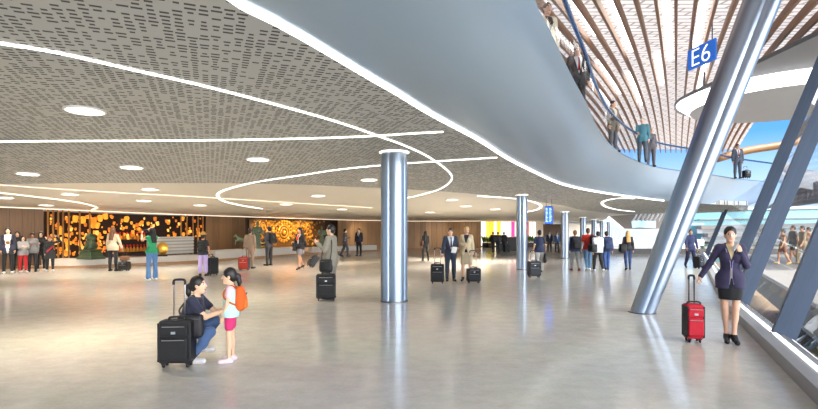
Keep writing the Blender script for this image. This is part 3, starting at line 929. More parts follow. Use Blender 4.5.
# the perforated ceiling and the smooth one beyond it
def slot_mat():
    m = bpy.data.materials.new('perforated_ceiling'); m.use_nodes = True
    nt = m.node_tree; N = nt.nodes.new; L = nt.links.new; b = nt.nodes['Principled BSDF']
    def math_(op, a, c=None, d=None):
        n = N('ShaderNodeMath'); n.operation = op
        for i, v in enumerate((a, c, d)):
            if v is None: continue
            if isinstance(v, (int, float)): n.inputs[i].default_value = v
            else: L(v, n.inputs[i])
        return n.outputs[0]
    tc = N('ShaderNodeTexCoord'); mp = N('ShaderNodeMapping'); mp.inputs['Rotation'].default_value = (0, 0, -math.radians(21.7)); L(tc.outputs['Object'], mp.inputs[0])
    sx = N('ShaderNodeSeparateXYZ'); L(mp.outputs[0], sx.inputs[0])
    u = math_('DIVIDE', sx.outputs['X'], .105); fu = math_('FLOOR', u)
    w1 = N('ShaderNodeTexWhiteNoise'); w1.noise_dimensions = '1D'; L(fu, w1.inputs['W'])
    v = math_('ADD', math_('DIVIDE', sx.outputs['Y'], .085), math_('MULTIPLY', w1.outputs['Value'], .6)); fv = math_('FLOOR', v)
    cb = N('ShaderNodeCombineXYZ'); L(fu, cb.inputs[0]); L(fv, cb.inputs[1])
    w2 = N('ShaderNodeTexWhiteNoise'); w2.noise_dimensions = '2D'; L(cb.outputs[0], w2.inputs['Vector'])
    w3 = N('ShaderNodeTexWhiteNoise'); w3.noise_dimensions = '3D'; L(cb.outputs[0], w3.inputs['Vector'])
    nz = N('ShaderNodeTexNoise'); nz.inputs['Scale'].default_value = .16; nz.inputs['Detail'].default_value = 2; L(cb.outputs[0], nz.inputs['Vector'])
    keep = math_('GREATER_THAN', math_('ADD', w2.outputs['Value'], math_('MULTIPLY', nz.outputs['Fac'], .9)), .72)
    du = math_('ABSOLUTE', math_('SUBTRACT', math_('SUBTRACT', u, fu), .5)); dv = math_('ABSOLUTE', math_('SUBTRACT', math_('SUBTRACT', v, fv), .5))
    sl = math_('MULTIPLY', math_('MULTIPLY', math_('LESS_THAN', du, math_('ADD', .20, math_('MULTIPLY', w3.outputs['Value'], .24))), math_('LESS_THAN', dv, .22)), keep)
    mx = N('ShaderNodeMix'); mx.data_type = 'RGBA'; L(sl, mx.inputs[0])
    mx.inputs[6].default_value = lin((194, 194, 190)); mx.inputs[7].default_value = lin((80, 77, 72)); L(mx.outputs[2], b.inputs['Base Color'])
    b.inputs['Roughness'].default_value = .75
    return m


bound_px = [(0, 184), (100, 183), (250, 183.5), (360, 187), (450, 192), (500, 197), (560, 205), (590, 211)]
bound = [ceil_at(*p) for p in bound_px]
bound = [Vector((-30, bound[0].y - 1.5, 0))] + bound + [Vector((16, 33.5, 0))]
bl = [(p.x, p.y) for p in catmull(bound, 5)]


def in_poly(x, y, P):
    c = False; j = len(P) - 1
    for i in range(len(P)):
        if (P[i][1] > y) != (P[j][1] > y) and x < (P[j][0] - P[i][0]) * (y - P[i][1]) / (P[j][1] - P[i][1]) + P[i][0]: c = not c
        j = i
    return c


CE_FAR = [(20.6, 30.4), (18, 31), (16.5, 31), (14.3, 31), (13.2, 33), (14.6, 37), (17, 44), (20, 52), (30, 77)]
ceil_poly = [(p.x, p.y) for p in Ls] + CE_FAR + [(6, 77), (6.2, 46.5), (3.2, 46.8), (-1, 46.2), (-5, 42), (-11.5, 31), (-18, 23.2), (-26.5, 18.5), (-26.5, -5)]


def ceiling_mesh(name, keep, m, label):
    P2 = [Vector(p) for p in ceil_poly]; edges = [(i, (i + 1) % len(P2)) for i in range(len(P2))]
    n0 = len(P2)
    inside = [p for p in bl if in_poly(p[0], p[1], ceil_poly)]
    P2 += [Vector(p) for p in inside]; edges += [(n0 + i, n0 + i + 1) for i in range(len(inside) - 1)]
    x = -26
    while x < 30:
        y = -5
        while y < 77:
            if in_poly(x, y, ceil_poly): P2.append(Vector((x + .013, y + .007)))
            y += 1.0
        x += 1.0
    vs, es, fs, *_ = delaunay_2d_cdt(P2, edges, [], 0, 1e-4)
    bm = bmesh.new(); vv = [bm.verts.new((p.x, p.y, zc(p.x, p.y))) for p in vs]
    for f in fs:
        cx = sum(vs[i].x for i in f) / len(f); cy = sum(vs[i].y for i in f) / len(f)
        if in_poly(cx, cy, ceil_poly) and keep(cx, cy): bm.faces.new([vv[i] for i in f])
    bmesh.ops.delete(bm, geom=[v for v in bm.verts if not v.link_faces], context='VERTS')
    r = bmesh.ops.extrude_face_region(bm, geom=bm.faces[:])
    for v in r['geom']:
        if isinstance(v, bmesh.types.BMVert): v.co.z += .22
    bmesh.ops.recalc_face_normals(bm, faces=bm.faces[:])
    me = bpy.data.meshes.new(name); bm.to_mesh(me); bm.free(); me.materials.append(m)
    o = bpy.data.objects.new(name, me); COL.objects.link(o)
    return tag(o, label, kind='structure')


def by(x):
    if x <= bl[0][0]: return bl[0][1]
    for a, b in zip(bl, bl[1:]):
        if a[0] <= x <= b[0]: return a[1] + (b[1] - a[1]) * (x - a[0]) / max(b[0] - a[0], 1e-6)
    return 1e9


ceiling_mesh('ceiling', lambda x, y: y < by(x), slot_mat(), 'perforated grey ceiling with rows of short slots')
ceiling_mesh('ceiling_far', lambda x, y: y >= by(x), mat((246, 240, 228), .45, 0, .04, .6), 'smooth pale ceiling sloping down to the exhibition wall')

# the sweeping underside of the upper floor
bm = bmesh.new(); rows = []; n = min(len(Ls), len(Us)); K = 12
for a, c in zip(Ls, Us):
    mid = Vector((a.x + (c.x - a.x) * .62, a.y + (c.y - a.y) * .62, a.z + (c.z - a.z) * .22)); row = []
    for k in range(K + 1):
        t = k / K; row.append(bm.verts.new(a * (1 - t) ** 2 + mid * (2 * t * (1 - t)) + c * t * t))
    rows.append(row)
for A, B in zip(rows, rows[1:]):
    for k in range(K): f = bm.faces.new((A[k], A[k + 1], B[k + 1], B[k])); f.smooth = True
me = bpy.data.meshes.new('trim_1'); bm.to_mesh(me); bm.free()
me.materials.append(mat((164, 181, 196), .26, .45, .03, .4, key='fascia'))
tag(bpy.data.objects.new('trim_1', me), 'sweeping blue grey fascia under the upper floor edge', kind='structure')
COL.objects.link(bpy.data.objects['trim_1'])

# upper floor, with its glass balustrade and handrail
Uin = []
for i, p in enumerate(Us):
    d = (Us[min(i + 1, len(Us) - 1)] - Us[max(i - 1, 0)]).normalized(); Uin.append(Vector((-d.y, d.x, 0)))
up_poly = [(p.x, p.y) for p in Us] + [(p.x + q.x * 7.5, p.y + q.y * 7.5) for p, q in list(zip(Us, Uin))[::-6]]
bm = bmesh.new()
for (a, qa), (b_, qb) in zip(list(zip(Us, Uin)), list(zip(Us, Uin))[1:]):
    bm.faces.new([bm.verts.new(v) for v in (a, b_, b_ + qb * 7.5, a + qa * 7.5)])
bmesh.ops.remove_doubles(bm, verts=bm.verts[:], dist=.0005)
me = bpy.data.meshes.new('floor_upper'); bm.to_mesh(me); bm.free(); me.materials.append(mat((196, 192, 184), .3, 0, .05, 2))
o = bpy.data.objects.new('floor_upper', me); COL.objects.link(o); tag(o, 'upper floor gallery behind the glass balustrade', kind='structure')

bal = empty('balustrade', Us[40], label='curved glass balustrade with blue steel handrail along the upper floor', cat='railing')
off = Vector(Us[40])
rail = [p + q * .05 + Vector((0, 0, 1.12)) - off for p, q in zip(Us, Uin)]
MB().tube(rail, .042, 10).build('handrail', mat((60, 104, 158), .25, .75, .05, 2), bal, smooth=True)
gm = MB(); pts = [p + q * .05 - off for p, q in zip(Us, Uin)]
for a, c in zip(pts, pts[1:]): gm.quad(a + Vector((0, 0, .02)), c + Vector((0, 0, .02)), c + Vector((0, 0, 1.08)), a + Vector((0, 0, 1.08)))
gm.build('glass', glass_mat((.90, .92, .94, 1), 'rail_glass', .13), bal)
MB().ribbon([p + Vector((0, 0, .05)) for p in pts], .05, thick=.05).build('base_channel', mat((120, 136, 156), .3, .8, 0), bal)

# ---------------------------------------------------------------- the great roof over the void
ZR = [(-14, 6.3), (-4, 6.3), (4, 6.5), (8, 7.2), (12, 7.9), (15, 8.5), (20, 9.25), (28.6, 10.35), (36, 11.0), (44, 11.3), (52, 11.2), (60, 10.8)]  # unseen stretch behind the camera is added to keep sun off the floor


ZR = [(p.x, p.y) for p in catmull([Vector((a, b_, 0)) for a, b_ in ZR], 8)]


def zr(Y):
    for (a, za), (b_, zb) in zip(ZR, ZR[1:]):
        if a <= Y <= b_: return za + (zb - za) * (Y - a) / (b_ - a)
    return ZR[0][1] if Y < ZR[0][0] else ZR[-1][1]


def rib_pt(k, Y, dz=0.0): return Vector((.534 * Y + .615 * k, Y, zr(Y) + dz))


Ys = [-14, -8, -3, 1, 4] + [6 + q * 2 for q in range(28)]
ce = empty('ceiling_upper', (0, 0, 0), label='white roof over the void lined with radiating timber ribs', kind='structure')
bm = bmesh.new(); rows = []
for Y in Ys: rows.append([bm.verts.new(rib_pt(k, Y, .42)) for k in (-20, -14, -8, -4, 0, 4, 8, 12)])
for A, B in zip(rows, rows[1:]):
    for k in range(len(A) - 1): bm.faces.new((A[k], A[k + 1], B[k + 1], B[k]))
me = bpy.data.meshes.new('roof_panel'); bm.to_mesh(me); bm.free()
m = bpy.data.materials.new('roof_skin'); m.use_nodes = True; nt = m.node_tree; nt.nodes.clear(); N = nt.nodes.new; L = nt.links.new
o_ = N('ShaderNodeOutputMaterial'); d1 = N('ShaderNodeBsdfDiffuse'); d2 = N('ShaderNodeBsdfTranslucent'); x_ = N('ShaderNodeMixShader'); x_.inputs[0].default_value = .24
tc = N('ShaderNodeTexCoord'); br = N('ShaderNodeTexBrick'); br.inputs['Scale'].default_value = .55; br.inputs['Color1'].default_value = lin((236, 230, 224)); br.inputs['Color2'].default_value = lin((222, 216, 210)); br.inputs['Mortar'].default_value = lin((168, 160, 154)); br.inputs['Mortar Size'].default_value = .03
L(tc.outputs['Object'], br.inputs['Vector'])
for q in (d1, d2): L(br.outputs['Color'], q.inputs['Color'])
L(d1.outputs[0], x_.inputs[1]); L(d2.outputs[0], x_.inputs[2]); L(x_.outputs[0], o_.inputs[0])
me.materials.append(m); o = bpy.data.objects.new('roof_panel', me); COL.objects.link(o); o.parent = ce
wd_rib = mat((118, 76, 38), .55, 0, .25, 3, key='rib_wood')
for k in range(-19, 12):
    a = MB(); rows = []
    for Y in Ys:
        p = rib_pt(k, Y); w = .055
        rows.append([a.bm.verts.new(p + Vector(v)) for v in ((-w, 0, 0), (w, 0, 0), (w, 0, .30), (-w, 0, .30))])
    for A, B in zip(rows, rows[1:]):
        for q in range(4): a.bm.faces.new((A[q], A[(q + 1) % 4], B[(q + 1) % 4], B[q]))
    a.bm.faces.new(rows[0][::-1]); a.bm.faces.new(rows[-1])
    a.build('timber_rib', wd_rib, ce)
for i, (k, y0, y1) in enumerate(((-3.5, 16, 24), (-1.5, 24, 33), (-.5, 12, 26), (1.5, 11, 26), (-5.5, 14, 21), (-2.5, 11, 15), (-6.5, 26, 36), (2.5, 27, 38), (-4.5, 29, 40), (-8.5, 30, 40))):
    MB().ribbon([rib_pt(k, y0 + (y1 - y0) * q / 6, .39) for q in range(7)], .15, thick=.02).build('light_strip', emissive((255, 252, 246), 6.0), ce)

# ---------------------------------------------------------------- leaning window wall
win = empty('window_1', (0, 0, 0), label='leaning window wall with slanted steel mullions over the airfield', kind='structure')
MUL = [-1.6, 0.8, 3.75, 7.1, 10.35, 13.6, 29.0, 31.0]
HT = 8.6
steel = mat((74, 86, 104), .42, .45, .06, 3, key='mullion')


def htop(Y): return HT if Y < 16 else 4.6


def wl(Y): return Vector((glass_x(Y), Y, 0))


def mullion_mesh(Y):
    w, dp = (.13, .30) if Y < 15 else (.08, .16)
    H = 8.6 if Y < 15 else (3.2 if Y > 15 else 4)
    t = (wl(Y + .2) - wl(Y - .2)).normalized(); nn = Vector((t.y, -t.x, 0))
    a = MB(); rows = []
    for z in (0, H):
        c = wl(Y) + LEAN * z
        rows.append([a.bm.verts.new(c + t * sx + nn * sy) for sx, sy in ((-w / 2, -dp * .5), (w / 2, -dp * .5), (w / 2, dp * .5), (-w / 2, dp * .5))])
    for q in range(4): a.bm.faces.new((rows[0][q], rows[0][(q + 1) % 4], rows[1][(q + 1) % 4], rows[1][q]))
    a.bm.faces.new(rows[0][::-1]); a.bm.faces.new(rows[1])
    return a


for Y in MUL: mullion_mesh(Y).build('mullion', steel, win)
gl = glass_mat((.86, .89, .92, 1), 'window_glass', .34)
for a, c in zip(MUL, MUL[1:]):
    H = 8.6 if c < 15 else 3.2
    p, q = wl(a), wl(c)
    n_ = max(1, round((c - a) / 3.5)); o = MB()
    ps = [wl(a + (c - a) * i / n_) for i in range(n_ + 1)]
    for p, q in zip(ps, ps[1:]): o.quad(p + LEAN * .1, q + LEAN * .1, q + LEAN * H, p + LEAN * H)
    o.build('pane', gl, win)
cp = [wl(Y) for Y in (-2, 2, 6, 8, 9.5, 10.5, 11.5, 14, 18, 24, 31)]
nrm_in = Vector((-.9, .43, 0))
MB().ribbon([p + nrm_in * .10 + Vector((0, 0, .16)) for p in cp], .30, thick=.16).build('curb', mat((136, 136, 136), .4, .1, .06), win)
MB().ribbon([p + nrm_in * .06 + Vector((0, 0, .178)) for p in cp], .05, thick=.014).build('curb_light', emissive((244, 250, 255), 1.6), win)

# ---------------------------------------------------------------- outside, seen through the window wall
tl = lambda Y: 15.6 + .55 * (Y - 23.6)
MB().prism([(tl(-2) , -2), (90, -2), (90, 33), (tl(33), 33)], -.55, 0.0).build('terrace', mat((146, 141, 134), .5, 0, .12, .5), label='pale paved terrace outside the window wall', kind='structure')
MB().ribbon([Vector((tl(Y) - .06, Y, .16)) for Y in (-2, 8, 16, 24, 33)], .14, thick=.62).build('trim_2', mat((74, 72, 74), .5, .2, .08), label='dark steel edge beam of the outside terrace', kind='structure')
MB().box((40, 33.2, .17), (60, .3, .34)).build('trim_3', mat((84, 82, 82), .6, 0, .1, 1), label='dark kerb at the back of the outside terrace', kind='structure')
MB().prism([(1, -10), (160, -10), (260, 260), (-120, 260), (-60, 78), (28, 78), (19, 33), (12, 22), (6.0, 10), (3.5, 5)], -4.6, -4.2).build('ground', mat((150, 128, 100), .7, 0, .25, .25), label='tan apron ground below the terrace', kind='structure')
for i, (x0, y0, x1, y1) in enumerate(((9.5, 8, 26, 34), (13.5, 8, 34, 32))):
    MB().ribbon(catmull([Vector((x0, y0, -4.17)), Vector(((x0 + x1) / 2 + 1.5, (y0 + y1) / 2, -4.17)), Vector((x1, y1, -4.17))], 6), 1.8, thick=.02).build('road', mat((70, 70, 72), .6, 0, .1), label=('dark service road under the terrace beside the hall', 'dark service road under the terrace farther from the hall')[i], kind='structure')

tb = empty('terminal_building', (86, 62, -4.2), label='low concourse building of stacked white and grey bands across the apron', cat='building')
wht = mat((226, 230, 234), .5, 0, .05, .5); gry = mat((104, 102, 100), .5, 0, .12, .3); cyan = mat((150, 214, 226), .12, .2, .08, .2)
def arc(z, bow=0.0, tilt=0.0, y=0.0): return [Vector((-46 + 92 * q / 16, y + 7 * ((q - 8) / 8) ** 2, z + 4.2 + bow * math.sin(q / 16 * math.pi) + tilt * (q - 8) / 8)) for q in range(17)]
for z, w, y, bow, tl_ in ((2.1, .52, 0, .55, .25), (.95, .5, -1.5, .15, .12), (-.2, .3, -2, 0, 0), (3.0, .16, .5, .25, .1)):
    MB().ribbon(arc(z + w / 2, bow, tl_, y), 2.4, thick=w).build('floor_slab', gry, tb)
for z, w, y in ((1.45, .62, .4), (.28, .72, -.6), (-.95, .75, -1.2)):
    MB().ribbon(arc(z + w / 2, .1, .1, y), .3, thick=w).build('parapet', wht, tb)
MB().ribbon(arc(4.4, .2, .1, 2.5), .25, thick=7.4).build('glazing', cyan, tb)
MB().ribbon(arc(4.6, .2, .1, 1.5), 5, thick=.35).build('roof', wht, tb)

# canopies over the terrace
def sheet(name, rows, m, label, thick=.25, cat='canopy'):
    bm = bmesh.new(); R_ = [[bm.verts.new(p) for p in r] for r in rows]
    for A, B in zip(R_, R_[1:]):
        for k in range(len(A) - 1): f = bm.faces.new((A[k], A[k + 1], B[k + 1], B[k])); f.smooth = True
    bmesh.ops.solidify(bm, geom=bm.faces[:], thickness=thick)
    bmesh.ops.recalc_face_normals(bm, faces=bm.faces[:])
    me = bpy.data.meshes.new(name); bm.to_mesh(me); bm.free(); me.materials.append(m)
    o = bpy.data.objects.new(name, me); COL.objects.link(o)
    return tag(o, label, cat)


cg = mat((150, 150, 150), .5, .1, .1, .4)
r0 = catmull([at(783, 152, 34), at(789, 139, 33), at(800, 125, 31), at(822, 108, 29), at(860, 84, 27)], 5)
r1 = catmull([at(788, 147, 40), at(797, 139, 40), at(812, 128, 38), at(834, 116, 36), at(872, 100, 34)], 5)
sheet('canopy', [r0, r1], mat((104, 98, 92), .5, .1, .1, .4), 'dark grey swooping canopy high outside the window wall')
r0 = catmull([at(776, 158, 46), at(792, 165, 44), at(810, 170, 42), at(840, 172, 40), at(880, 170, 38)], 5)
r1 = catmull([at(772, 181, 38), at(792, 186, 36), at(815, 190, 34), at(845, 194, 32), at(885, 197, 30)], 5)
sheet('canopy', [r0, r1], mat((178, 180, 182), .45, .1, .15, .5), 'light grey canopy roof outside behind the middle mullions')
r0 = catmull([at(784, 196, 40), at(800, 188, 38), at(820, 180, 36), at(860, 168, 34)], 5)
r1 = catmull([at(764, 209, 32), at(790, 207, 31), at(820, 203, 30), at(860, 198, 29)], 5)
sheet('canopy', [r0, r1], cg, 'mid grey lower canopy outside just above the banded building')
tag(MB().tube(catmull([at(716, 159, 40), at(745, 151, 40), at(776, 146, 40), at(800, 141, 40), at(850, 132, 40)], 6), .30, 10).build('roof_beam', mat((142, 104, 66), .5, 0, .1), smooth=True), 'thin brown curved roof beam against the blue sky', 'beam')

# ---------------------------------------------------------------- round canopy light
cl = empty('ring_canopy', (19.35, 25.7, 8.0), label='huge round grey canopy with a bright white ring light', cat='canopy')
R0 = 4.3; R1 = 4.95; ns = 96
MB().lathe([(.01, 0), (R0, 0), (R0, .3), (.01, .3)], n=ns).build('soffit', mat((176, 176, 176), .6, 0, .06, .4), cl)
a = MB(); rr_ = []
for k in range(ns):
    t = 2 * math.pi * k / ns; c, s_ = math.cos(t), math.sin(t)
    rr_.append([a.bm.verts.new((r * c, r * s_, z)) for r, z in ((R0, .0), (R1, .50), (R1, .56), (R0 - .05, .3))])
for k in range(ns):
    A, B = rr_[k], rr_[(k + 1) % ns]
    for q in range(4): f = a.bm.faces.new((A[q], A[(q + 1) % 4], B[(q + 1) % 4], B[q]))
a.build('ring_light', emissive((250, 252, 255), 2.2), cl)
a = MB(); rr_ = []
for k in range(ns):
    t = 2 * math.pi * k / ns - math.pi; c, s_ = math.cos(t), math.sin(t); dg = math.degrees(t)
    if dg < -90: w_ = min(10.4, 5.06 / max(.05, abs(c)))               # the rim widens into a broad wing on one side
    elif dg < -20: w_ = 10.4
    else: w_ = 5.06 + 5.34 * max(0, 1 - (dg + 20) / 40) ** 2
    rr_.append([a.bm.verts.new(v) for v in ((R1 * c, R1 * s_, .50), (w_ * c, w_ * s_, .42), (w_ * c, w_ * s_, .60), (R0 * c, R0 * s_, .75))])
for k in range(ns):
    A, B = rr_[k], rr_[(k + 1) % ns]
    for q in range(3): f = a.bm.faces.new((A[q], A[q + 1], B[q + 1], B[q]))
a.build('rim', mat((104, 104, 106), .55, .05, .05, .5), cl)
for x, y in ((-3, 2), (3, -2), (0, 4)):
    MB().tube([(x, y, .3), (x, y, zr(25.7 + y) - 8.0 + .1)], .05, 8).build('hanger', steel, cl)

# gate sign
sg = empty('gate_sign', (10.70, 18.28, 7.62), label='blue gate sign reading E6 hung beside the ring canopy', cat='sign')
d = (Vector((10.82, 17.6, 0)) - Vector((10.58, 18.96, 0))).normalized(); ang = math.atan2(d.y, d.x)
sg.rotation_euler = (0, 0, ang)
MB().box((0, 0, .39), (1.36, .10, .78), bevel=.04).build('sign_panel', mat((34, 92, 178), .35, 0, .03, emit=.35), sg)
fc = bpy.data.curves.new('lettering', 'FONT'); fc.body = 'E6'; fc.size = .90; fc.align_x = 'CENTER'; fc.extrude = .006; fc.space_character = 1.02; fc.offset = -.012
fo = bpy.data.objects.new('tmp', fc); COL.objects.link(fo)
bpy.context.view_layer.update()
me = bpy.data.meshes.new_from_object(fo.evaluated_get(bpy.context.evaluated_depsgraph_get())); bpy.data.objects.remove(fo)
me.materials.clear(); me.materials.append(emissive((250, 252, 255), .5))
lo_ = bpy.data.objects.new('lettering', me); COL.objects.link(lo_); lo_.parent = sg
lo_.rotation_euler = (math.pi / 2, 0, 0); lo_.location = (0, -.056, .08); lo_.scale = (1.12, 1, 1)
for x in (-.5, .5): MB().tube([(x, 0, .77), (x, 0, 1.62)], .02, 8).build('hanger_rod', steel, sg)

# ---------------------------------------------------------------- metal columns
chrome = bpy.data.materials.new('column_metal'); chrome.use_nodes = True
b = chrome.node_tree.nodes['Principled BSDF']; b.inputs['Base Color'].default_value = lin((160, 174, 192)); b.inputs['Metallic'].default_value = .95; b.inputs['Roughness'].default_value = .34


def lobed(n, r, lobes=4, ph=0.0):
    pts = []
    for k in range(n):
        t = 2 * math.pi * k / n
        q = abs(math.cos(lobes / 2 * (t - ph)))
        pts.append((r * (.80 + .20 * q ** .7) * math.cos(t), r * (.80 + .20 * q ** .7) * math.sin(t)))
    return pts


def make_column(x, y, r, label, top=None, group='lobed metal columns'):
    zt = zc(x, y) if top is None else top
    c = empty('column', (x, y, 0), .35, label, 'column', group, 'thing')
    a = MB(); rows = []
    for z, s_ in ((0, 1), (.06, 1), (zt * .5, 1), (zt - .30, 1), (zt - .16, .985), (zt - .06, .95), (zt + .02, .93)):
        rows.append([a.bm.verts.new((px * s_, py * s_, z)) for px, py in lobed(64, r)])
    for A, B in zip(rows, rows[1:]):
        for k in range(64): a.bm.faces.new((A[k], A[(k + 1) % 64], B[(k + 1) % 64], B[k]))
    smooth_by_angle(a.build('shaft', chrome, c), 40)
    a = MB(); a.lathe([(r * 1.04, 0), (r * 1.04, .03), (r * .9, .03)], n=40); a.build('base_plate', mat((120, 122, 126), .35, .8, 0), c)
    a = MB(); a.lathe([(r * .8, zt - .03), (r * 1.12, zt - .02), (r * 1.12, zt + .02)], n=40); a.build('light_collar', emissive((255, 250, 240), .7), c)
    return c


make_column(-.34, 11.45, .31, 'large lobed metal column nearest the middle of the hall')
make_column(4.60, 20.4, .235, 'lobed metal column beside the woman in the navy top')
make_column(8.78, 28.2, .235, 'lobed metal column behind the student in the striped hood')
for px, Y, lab in ((583, 34, 'slim metal column between the two students on the left of their group'), (594, 38.6, 'slim metal column behind the hooded student'), (602, 42.7, 'slim metal column just behind the student with the navy backpack'), (609, 47, 'farthest slim metal column beyond the students')):
    x = (px - HX) / F * Y
    make_column(x, Y, .22, lab)

tc_ = empty('leaning_column', (4.62, 9.9, 0), 0, 'big leaning tapered metal column rising through the void', 'column', None, 'thing')
a = MB(); rows = []; LN = Vector((.383, 0.0, 1.0))
for i in range(13):
    z = 7.5 * i / 12; r = .245 + .125 * min(1, z / 6.2) ** .9
    rows.append([a.bm.verts.new(LN * z + Vector((px, py, 0))) for px, py in lobed(72, r, 4, .5)])
for A, B in zip(rows, rows[1:]):
    for k in range(72): a.bm.faces.new((A[k], A[(k + 1) % 72], B[(k + 1) % 72], B[k]))
a.bm.faces.new(rows[0][::-1]); a.bm.faces.new(rows[-1])
smooth_by_angle(a.build('shaft', chrome, tc_), 40)
MB().lathe([(.262, 0), (.262, .02), (.2, .02)], n=40).build('base_plate', mat((110, 112, 116), .35, .8, 0), tc_)

# ---------------------------------------------------------------- light lines and downlights of the low ceiling
def ceil_line(pxs, w, label, s=1.6, col=(255, 252, 244), sub=6):
    pts = [ceil_at(*p) for p in pxs]; pts = catmull(pts, sub)
    pts = [Vector((p.x, p.y, zc(p.x, p.y) - .004)) for p in pts]
    o = MB().ribbon(pts, w, thick=.02).build('light_line', emissive(col, s), label=label, cat='light', group='light lines of the ceiling')
    return o


edge = [p - Vector((0, 0, .005)) for p in Ls if p.x < 12.3]
MB().ribbon(edge, .068, thick=.025).build('light_line', emissive((255, 253, 250), 1.8), label='wide white light line along the edge where ceiling meets fascia', cat='light', group='light lines of the ceiling')
ceil_line([(-40, 36), (0, 42), (60, 52), (130, 68), (200, 84), (262, 100), (320, 116), (352, 126), (380, 136), (402, 144), (426, 155), (445, 168), (452, 177), (447, 184.5), (434, 191), (408, 197.5), (385, 200)], .038, 'long white light line sweeping into a hook right of the big column')
ceil_line([(-30, 141.5), (0, 141), (100, 140.3), (200, 139.8), (300, 138), (360, 136), (410, 133), (443, 131.2)], .062, 'straight light line running across the ceiling in front of the downlights', 1.4)
ceil_line([(497, 157), (420, 162), (380, 165), (340, 169), (300, 175), (260, 181), (236, 186.5), (222, 191), (217.5, 195), (223, 200.5), (240, 205), (262, 208.5)], .07, 'light line looping round the smooth ceiling left of the big column', 1.4)
ceil_line([(634, 198.4), (622, 197.9), (611, 199.0), (604, 201), (602, 203.2), (606, 206.5), (618, 209.6), (634, 211.4)], .10, 'small looping light line behind the leaning column', 1.4)
ceil_line([(-10, 191.5), (0, 192.5), (30, 196), (60, 199.5), (85, 203.5), (95, 206.5), (96.5, 208), (92, 209.5)], .06, 'light line hooking over the lantern display', 1.1, (255, 240, 216))
ceil_line([(478, 195.8), (505, 197.5), (526, 200), (538, 203.5), (541, 206.3), (537, 209.3), (524, 212.3)], .09, 'looping light line round the second metal column', 1.4)
ceil_line([(0, 184.5), (40, 187.5), (80, 190), (120, 192.5), (170, 195), (220, 198), (300, 203), (372, 207.5)], .03, 'faint thin light line on the smooth ceiling', .5, (255, 240, 220))

DL = [((85, 110), .275, 'round downlight nearest the camera in the perforated ceiling'), ((131.5, 167), .275, 'round downlight above and left of the loop, middle of its row'),
      ((28, 173.5), .275, 'round downlight at the left end of its row'), ((258, 159), .275, 'round downlight over the man in the brown suit'),
      ((369, 179.5), .275, 'round downlight just left of the big metal column'), ((70, 194), .265, 'round downlight over the green guardian statue'),
      ((150, 189), .265, 'round downlight over the woman in the green top'), ((5, 197.5), .265, 'round downlight cut by the left edge of the picture'),
      ((46, 205), .265, 'faint round downlight in front of the wood wall'), ((144, 200.5), .265, 'faint round downlight over the lantern shelves'),
      ((200, 205), .265, 'faint round downlight over the person in the straw hat'), ((318, 195.5), .265, 'round downlight inside the light loop'),
      ((286, 204), .265, 'faint round downlight over the man with the backpack'), ((342, 209), .265, 'faint round downlight over the two standing men'),
      ((452, 199.5), .265, 'round downlight right of the big metal column'), ((466, 206), .265, 'faint round downlight over the woman in the beige suit'),
      ((430, 212), .265, 'faint round downlight over the walking woman in black'), ((495, 209), .265, 'faint round downlight over the coloured panels')]
for (px, py), r, lab in DL:
    p = ceil_at(px, py)
    dl = empty('downlight', p, 0, lab, 'ceiling light', 'round downlights of the ceiling')
    e = .25
    nx_ = Vector((zc(p.x - e, p.y) - zc(p.x + e, p.y), zc(p.x, p.y - e) - zc(p.x, p.y + e), 2 * e)).normalized()
    mt = nx_.to_track_quat('Z', 'Y').to_matrix()
    MB().lathe([(.01, -.02), (r - .02, -.02), (r - .02, -.004), (.01, -.004)], n=32, M=mt).build('lens', emissive((255, 246, 232), 1.6), dl)
    a = MB(); rows = []
    for k in range(32):
        t = 2 * math.pi * k / 32
        rows.append([a.bm.verts.new(mt @ Vector((q * math.cos(t), q * math.sin(t), z))) for q, z in ((r - .02, -.004), (r - .02, -.026), (r + .012, -.022), (r + .012, .0))])
    for k in range(32):
        A, B = rows[k], rows[(k + 1) % 32]
        for q in range(3): a.bm.faces.new((A[q], A[q + 1], B[q + 1], B[q]))
    a.build('trim_ring', mat((236, 234, 228), .4, 0, 0), dl)
    ld = bpy.data.lights.new('downlight_lamp', 'AREA'); ld.shape = 'DISK'; ld.size = .5; ld.spread = math.radians(112); ld.energy = (31 if px < 400 else 70) if p.y > 9 else 46
    ld.color = (1.0, .86, .70) if p.x < -2 else (1.0, .90, .78)
    lo = bpy.data.objects.new('downlight_lamp', ld); COL.objects.link(lo); lo.parent = dl; lo.location = (0, 0, -.05)

cove = [Vector((x, y, 0)) for x, y in resample([(-24, 16), (-17.5, 19.8), (-15.6, 21.8), (-13.2, 25.2), (-11.3, 27.8), (-9, 31), (-4.5, 38.5), (-2.2, 41.4), (0, 43), (3.2, 43.6), (6.2, 43)], .8)]
cv = []
for i, p in enumerate(cove):
    d = (cove[min(i + 1, len(cove) - 1)] - cove[max(i - 1, 0)]).normalized(); q = p - Vector((-d.y, d.x, 0)) * .22
    cv.append(Vector((q.x, q.y, zc(q.x, q.y) - .012)))
MB().ribbon(cv, .03, thick=.035).build('light_line', emissive((255, 240, 214), .7), label='thin warm light line along the head of the exhibition wall', cat='light', group='light lines of the ceiling')
